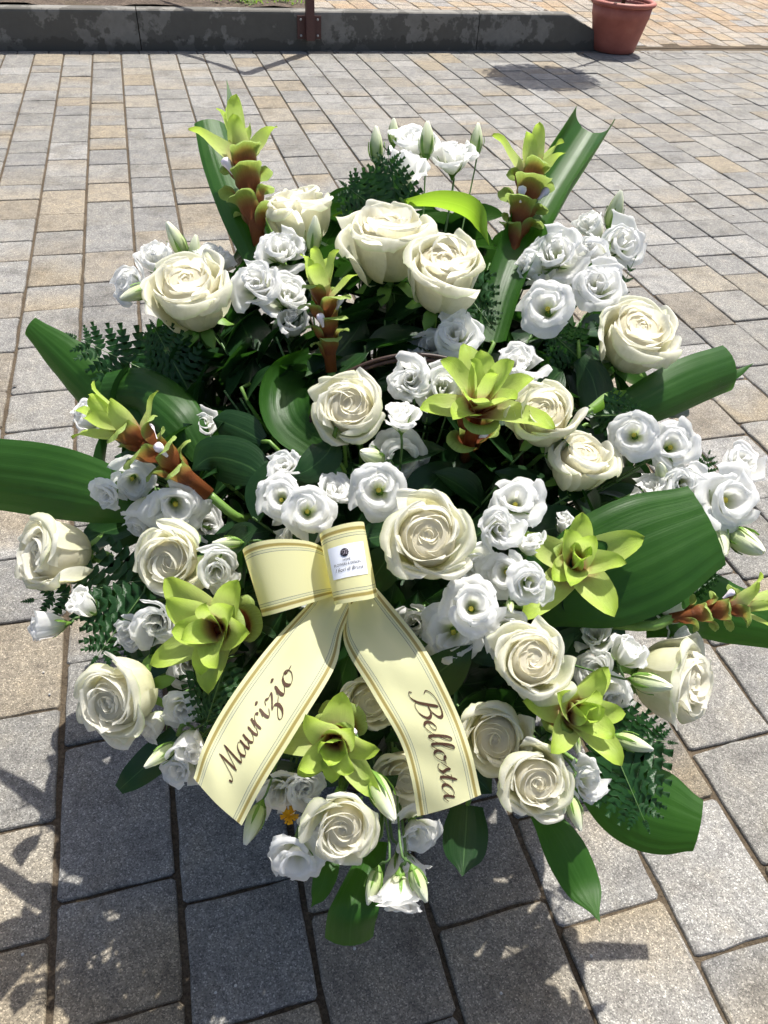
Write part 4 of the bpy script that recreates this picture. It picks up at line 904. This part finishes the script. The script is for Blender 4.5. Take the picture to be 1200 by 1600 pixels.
for i in range(NSP):
    a = i * 2.39996; r = math.sqrt((min(i, 83) + 0.5) / 84); px, py = 600 + 450 * r * math.cos(a), 800 + 460 * r * math.sin(a)
    d = dome(px, py) + rs.uniform(0.03, 0.085)
    lab = 'sprig of dark glossy leaves packed between the flowers'
    if i >= 84: px, py = XS[i - 84]; d = dome(px, py) + 0.055
    if i >= NSP - len(XI): d += rs.uniform(0.03, 0.09)
    elif i >= 84 + len(XF): d += rs.uniform(0.09, 0.20); lab = 'unseen sprig of dark leaves added at the back to thicken the shadow'
    PT = at(px, py, d); ax = PT - HUB; t = nrm(ax)
    A = frame(PT, t); o = empty('filler_sprig', tomat(A)); tag(o, lab, 'greenery', 'dark filler sprigs')
    V, Fc = tube(to_local(A, catmull([HUB + rng.normal(0, .02, 3), HUB + ax * .5, PT], 8)), 0.0016, 5); obj('stem', mesh('stem', V, Fc, ['thin_stem']), o)
    for k in range(6):
        f = -0.01 - 0.030 * k; phi = k * 2.4 + rs.uniform(0, 1); tilt = rs.uniform(0.75, 1.35)
        ln = rs.uniform(0.06, 0.10) if i < 84 + len(XF) else rs.uniform(0.09, 0.14)
        c = obj('leaf', SAL[(i + k) % 3], o)
        c.matrix_local = Matrix.Translation((0, 0, f)) @ rotz(phi) @ Matrix.Rotation(-(math.pi / 2 - tilt), 4, 'Y') @ Matrix.Rotation(rs.uniform(-.4, .4), 4, 'X') @ Matrix.Scale(ln, 4)

# ------------------------------------------------------------------ basket
bk = empty('basket', tomat(frame(FOOT, (0, 0, 1)))); tag(bk, 'dark brown wicker basket with a hoop handle under the flowers', 'basket')
bb = MB()
NS = 26
def brad(z): return 0.15 + 0.07 * (z / 0.28) ** 1.3
for k in range(19):                                      # woven strands
    z = 0.012 + k * 0.0148; ring = []
    for j in range(NS * 4 + 1):
        th = 2 * math.pi * j / (NS * 4); rr_ = brad(z) + 0.006 * math.cos(NS * th / 2 * 1.0 + math.pi * (k % 2)); ring.append((rr_ * math.cos(th), rr_ * math.sin(th), z))
    bb.tube(ring, 0.0072, 5, False)
obj('woven_side', bb.mesh('woven_side', 'wicker'), bk)
bs_ = MB()
for j in range(NS):
    th = 2 * math.pi * j / NS; bs_.tube([(brad(z) * math.cos(th), brad(z) * math.sin(th), z) for z in np.linspace(0.004, 0.28, 8)], 0.004, 5)
obj('stakes', bs_.mesh('stakes', 'wicker'), bk)
obj('bottom', MB().lathe([(0.001, 0.01), (0.15, 0.01), (0.15, 0.002), (0.001, 0.002)], 30).mesh('bottom', 'wicker'), bk)
obj('foam', MB().lathe([(0.001, 0.02), (0.13, 0.02), (0.19, 0.25), (0.18, 0.33), (0.12, 0.38), (0.001, 0.40)], 24).mesh('foam', 'foam'), bk)
hp = [FOOT + [-0.21, 0.02, 0.25], at(478, 680, 0.86), at(512, 610, 0.85), at(560, 577, 0.845), at(625, 559, 0.842), at(690, 562, 0.845), at(745, 582, 0.855), at(790, 640, 0.875), at(815, 720, 0.89), FOOT + [0.21, 0.02, 0.25]]
hd = MB()
hc = to_local(np.array(bk.matrix_world), catmull(hp, 60))
for off in (-0.0027, 0.0027): hd.tube(hc + np.array([0, off * 0.5, off]), 0.0028, 7)
obj('handle', hd.mesh('handle', 'wicker'), bk)

# ------------------------------------------------------------------ ribbon bow
bow = empty('ribbon_bow', tomat(frame(at(535, 940, 0.735), (0, 0, 1)))); tag(bow, 'pale yellow satin funeral ribbon bow with gold edge stripes and brown script', 'ribbon')
BM = np.array(bow.matrix_world)
class Strip:
    """satin strip between two edge lines given as (px,py,depth)"""
    def __init__(s, A, B, bulge=0.0):
        s.A = catmull([at(*p) for p in A], 80); s.B = catmull([at(*p) for p in B], 80); s.bulge = bulge
    def S(s, u, v, off=0.0):          # u -1..1 across, v 0..1 along
        x = min(78.999, max(0, v * 79)); i = int(x); f = x - i
        a = s.A[i] * (1 - f) + s.A[i + 1] * f; b = s.B[i] * (1 - f) + s.B[i + 1] * f
        t = (s.A[i + 1] - s.A[i]) + (s.B[i + 1] - s.B[i]); n = nrm(np.cross(b - a, t)); 
        if n @ nrm(EYE - a) < 0 and off: n = -n
        m = nrm(np.cross(b - a, t)); m = m if m @ (EYE - a) > 0 else -m
        cr = (0.0022 * math.sin(7.5 * v + 2.2 * u + 1) + 0.0045 * math.exp(-v * 7) * math.sin(8.5 * u + 0.6) + 0.0012 * math.sin(21 * v - 3.3 * u)) if s.bulge else 0.0
        return a + (b - a) * (u + 1) / 2 + m * (s.bulge * (1 - u * u) + cr) + n * off
    def build(s, name, nv=44, nu=15, fade=None):
        V = [s.S(u, v) for v in np.linspace(0, 1, nv) for u in np.linspace(-1, 1, nu)]
        return obj(name, mesh(name, to_local(BM, V), gridfaces(nv, nu), ['ribbon'], True, {'pu': [u for _ in range(nv) for u in np.linspace(-1, 1, nu)], 'pv': [v for v in np.linspace(0, 1, nv) for _ in range(nu)]}), bow)
tailL = Strip([(512, 900, .742), (480, 945, .730), (420, 1010, .708), (350, 1105, .678), (318, 1165, .664), (302, 1216, .658)],
              [(560, 930, .738), (536, 985, .722), (522, 1045, .704), (462, 1145, .676), (412, 1225, .660), (377, 1291, .652)], 0.004)
tailR = Strip([(540, 945, .738), (538, 1005, .720), (580, 1080, .694), (622, 1152, .672), (642, 1215, .660), (652, 1276, .656)],
              [(575, 905, .742), (605, 938, .728), (662, 1010, .700), (708, 1098, .674), (735, 1170, .660), (752, 1243, .654)], 0.004)
o1 = tailL.build('tail'); o2 = tailR.build('tail')
# left loop: front face goes out and turns back behind itself
Lf = Strip([(528, 872, .735), (490, 848, .722), (440, 842, .712), (398, 848, .712), (379, 860, .728), (400, 868, .752), (450, 872, .758), (520, 880, .745)],
           [(528, 928, .735), (505, 936, .718), (460, 950, .706), (425, 960, .708), (410, 963, .725), (428, 955, .752), (470, 945, .758), (524, 925, .745)]).build('loop')
# right loop seen end on, standing up over the knot and carrying the sticker
kn = Strip([(508, 938, .752), (498, 870, .728), (496, 868, .702), (500, 845, .690)], [(508, 938, .752), (498, 870, .728), (496, 868, .702), (500, 845, .690)])
topR = Strip([(504, 838, .745), (499, 836, .712), (508, 828, .700), (535, 819, .696), (560, 815, .700), (569, 817, .712), (562, 824, .742), (530, 832, .756)],
             [(528, 938, .740), (523, 945, .705), (530, 944, .690), (553, 940, .685), (578, 936, .688), (590, 931, .702), (580, 928, .735), (550, 930, .750)])
topR.build('loop')
def strokes_mesh(polys, name, mat, surf, off, parent, wthin, wthick, nib):
    """calligraphic pen strokes mapped on a surface function surf(x,y,off)"""
    m = MB()
    for pl in polys:
        P = catmull(pl, max(8, 9 * (len(pl) - 1))); T = np.gradient(P, axis=0); L = np.linalg.norm(T, axis=1)[:, None] + 1e-9; T = T / L; N = np.stack([-T[:, 1], T[:, 0]], 1)
        w = wthin + (wthick - wthin) * np.clip(-(T @ np.array([-nib, 1.0]) / math.hypot(nib, 1)), 0, 1) ** 1.3
        n = len(P); e = np.minimum(1, np.minimum(np.arange(n) + 1.2, np.arange(n)[::-1] + 1.2) / 3); w = w * e
        V = [surf(*(P[i] + N[i] * w[i] / 2), off) for i in range(n)] + [surf(*(P[i] - N[i] * w[i] / 2), off) for i in range(n)]
        m.add(V, [(i, i + 1, n + i + 1, n + i) for i in range(n - 1)])
    return obj(name, mesh(name, to_local(BM, m.v), m.f, [mat], False), parent)
G = {
 'M': (1.75, [[(-.25, .25), (-.12, -.02), (.12, .08), (.35, .9), (.55, 1.95)], [(.55, 1.95), (.66, 1.0), (.78, .02)], [(.78, .02), (1.05, 1.0), (1.38, 1.95)], [(1.38, 1.95), (1.36, 1.0), (1.40, .15), (1.55, .02), (1.8, .4)]]),
 'a': (1.02, [[(.78, .80), (.55, 1.0), (.25, .82), (.1, .4), (.22, .04), (.45, .08), (.75, .6)], [(.80, 1.0), (.75, .45), (.80, .08), (.92, .04), (1.1, .4)]]),
 'u': (1.02, [[(.05, .5), (.2, 1.0), (.18, .6), (.18, .2), (.34, .02), (.58, .25), (.75, .7)], [(.80, 1.0), (.75, .45), (.80, .08), (.92, .04), (1.1, .4)]]),
 'r': (0.75, [[(.03, .4), (.22, 1.08), (.26, .95)], [(.24, 1.0), (.22, .5), (.22, .0)], [(.22, .35), (.38, .85), (.58, 1.02), (.70, .92), (.66, .82)]]),
 'i': (0.50, [[(.03, .4), (.2, 1.0)], [(.2, 1.0), (.17, .4), (.22, .08), (.34, .04), (.55, .4)], [(.20, 1.46), (.25, 1.50), (.29, 1.42), (.24, 1.36)], [(.22, 1.5), (.25, 1.35)]]),
 'z': (0.72, [[(.02, .7), (.15, .98), (.35, .88), (.62, .98)], [(.62, .98), (.45, .6), (.10, .08)], [(.10, .08), (.35, .14), (.50, -.1), (.46, -.6), (.22, -.9), (.05, -.75), (.25, -.35), (.78, .35)]]),
 'o': (0.80, [[(.48, 1.0), (.2, .82), (.1, .4), (.25, .02), (.5, .1), (.68, .5), (.62, .88), (.45, 1.0), (.52, .80), (.9, .82)]]),
 'B': (1.40, [[(.70, 1.95), (.62, 1.2), (.50, .4), (.25, .0), (.0, .12), (.02, .35)], [(.10, 1.25), (-.05, 1.6), (.2, 2.0), (.7, 2.1), (1.15, 1.95), (1.25, 1.6), (1.0, 1.2), (.62, 1.08)], [(.62, 1.08), (1.1, 1.02), (1.30, .6), (1.1, .12), (.75, -.02), (.50, .18)]]),
 'e': (0.72, [[(.10, .42), (.45, .58), (.56, .85), (.38, 1.0), (.15, .72), (.12, .3), (.3, .02), (.52, .1), (.75, .42)]]),
 'l': (0.48, [[(.03, .4), (.35, 1.3), (.45, 1.85), (.34, 2.0), (.22, 1.6), (.17, .7), (.20, .12), (.32, .04), (.5, .4)]]),
 's': (0.62, [[(.0, .38), (.33, 1.1)], [(.33, 1.1), (.38, .75), (.52, .35), (.38, .02), (.15, .06), (.08, .22)], [(.42, .05), (.66, .4)]]),
 't': (0.52, [[(.03, .4), (.30, 1.5)], [(.30, 1.5), (.20, .6), (.22, .1), (.34, .04), (.55, .4)], [(.0, 1.02), (.5, 1.08)]]),
}
def word(txt):
    x = 0; out = []
    for ch in txt:
        adv, st = G[ch]
        for s in st: out.append([(x + p[0] + 0.30 * p[1], p[1]) for p in s])
        x += adv
    return out, x
def lay(strip, txt, v0, v1, u0, uh, name, flip):
    pl, wd = word(txt); 
    def surf(x, y, off): return strip.S(u0 + flip * y * uh, v0 + (v1 - v0) * x / wd, off)
    strokes_mesh(pl, name, 'print_brown', surf, 0.0007, o1 if strip is tailL else o2, 0.05, 0.185, 0.35)
lay(tailL, 'Maurizio', 0.855, 0.455, 0.17, 0.34, 'lettering', -1)
lay(tailR, 'Bellosta', 0.485, 0.955, -0.10, 0.33, 'lettering', 1)
# sticker on the standing loop
def stick(x, y, off): return topR.S(-1 + 2 * (0.26 + 0.42 * (1 - y)), 0.275 + 0.315 * x, off)
sv_ = [stick(x, y, 0.0006) for y in np.linspace(0, 1, 6) for x in np.linspace(0, 1, 10)]
st_o = obj('sticker', mesh('sticker', to_local(BM, sv_), gridfaces(6, 10), ['sticker']), bow)
def disc(cx, cy, rx, ry, n=28, wob=0.0):
    V = [stick(cx, cy, 0.0011)] + [stick(cx + rx * (1 + wob * math.cos(12 * t)) * math.cos(t), cy + ry * (1 + wob * math.cos(12 * t)) * math.sin(t), 0.0011) for t in np.linspace(0, 2 * math.pi, n, False)]
    return V, [(0, i + 1, (i + 1) % n + 1) for i in range(n)]
V, Fc = disc(.44, .76, .105, .125, 48, .05); obj('emblem', mesh('emblem', to_local(BM, V), Fc, ['print_black'], False), st_o)
em = [[(.37, .74), (.40, .82), (.45, .80), (.42, .72), (.38, .70)], [(.44, .70), (.47, .84), (.51, .80), (.48, .70), (.52, .72)]]
strokes_mesh(em, 'emblem_mark', 'print_grey', stick, 0.0015, st_o, 0.012, 0.02, 0.2)
def typeset(txt, cx, y0, hgt, wdt, name, shear=0.0):
    cu = bpy.data.curves.new(name, 'FONT'); cu.body = txt; cu.size = 1.0; cu.shear = shear; cu.resolution_u = 3
    to = bpy.data.objects.new(name, cu); COL.objects.link(to); dg = bpy.context.evaluated_depsgraph_get()
    me0 = bpy.data.meshes.new_from_object(to.evaluated_get(dg)); bpy.data.objects.remove(to)
    P = np.array([v.co[:] for v in me0.vertices]); fs = [tuple(p.vertices) for p in me0.polygons]; bpy.data.meshes.remove(me0)
    x0, x1 = P[:, 0].min(), P[:, 0].max()
    V = [stick(cx + ((p[0] - x0) / (x1 - x0) - .5) * wdt, y0 + p[1] / 0.72 * hgt, 0.0011) for p in P]
    obj(name, mesh(name, to_local(BM, V), fs, ['print_black'], False), st_o)
typeset('HOME', .47, .505, .075, .20, 'lettering')
typeset('FLOWERS & DESIGN', .47, .375, .085, .68, 'lettering')
typeset('I fiori di Bruna', .50, .20, .115, .72, 'lettering', 0.35)

# a fallen dandelion head glimpsed under the ribbon tail
dd = at(452, 1274, dome(452, 1274) + 0.03); dz = MB()
for i in range(60):
    a = rng.uniform(0, 6.28); e = rng.uniform(0.05, 1.3); r = 0.011; d0 = np.array([math.cos(a) * math.cos(e), math.sin(a) * math.cos(e), math.sin(e) * .5]); s0 = nrm(np.cross(d0, [0, 0, 1])) * 0.0012
    dz.add([dd, dd + d0 * r - s0, dd + d0 * r * 1.1, dd + d0 * r + s0], [(0, 1, 2, 3)])
dy_ = obj('yellow_flower', dz.mesh('yellow_flower', 'dandelion', False)); tag(dy_, 'small yellow flower glimpsed beside the left ribbon tail end', 'flower')
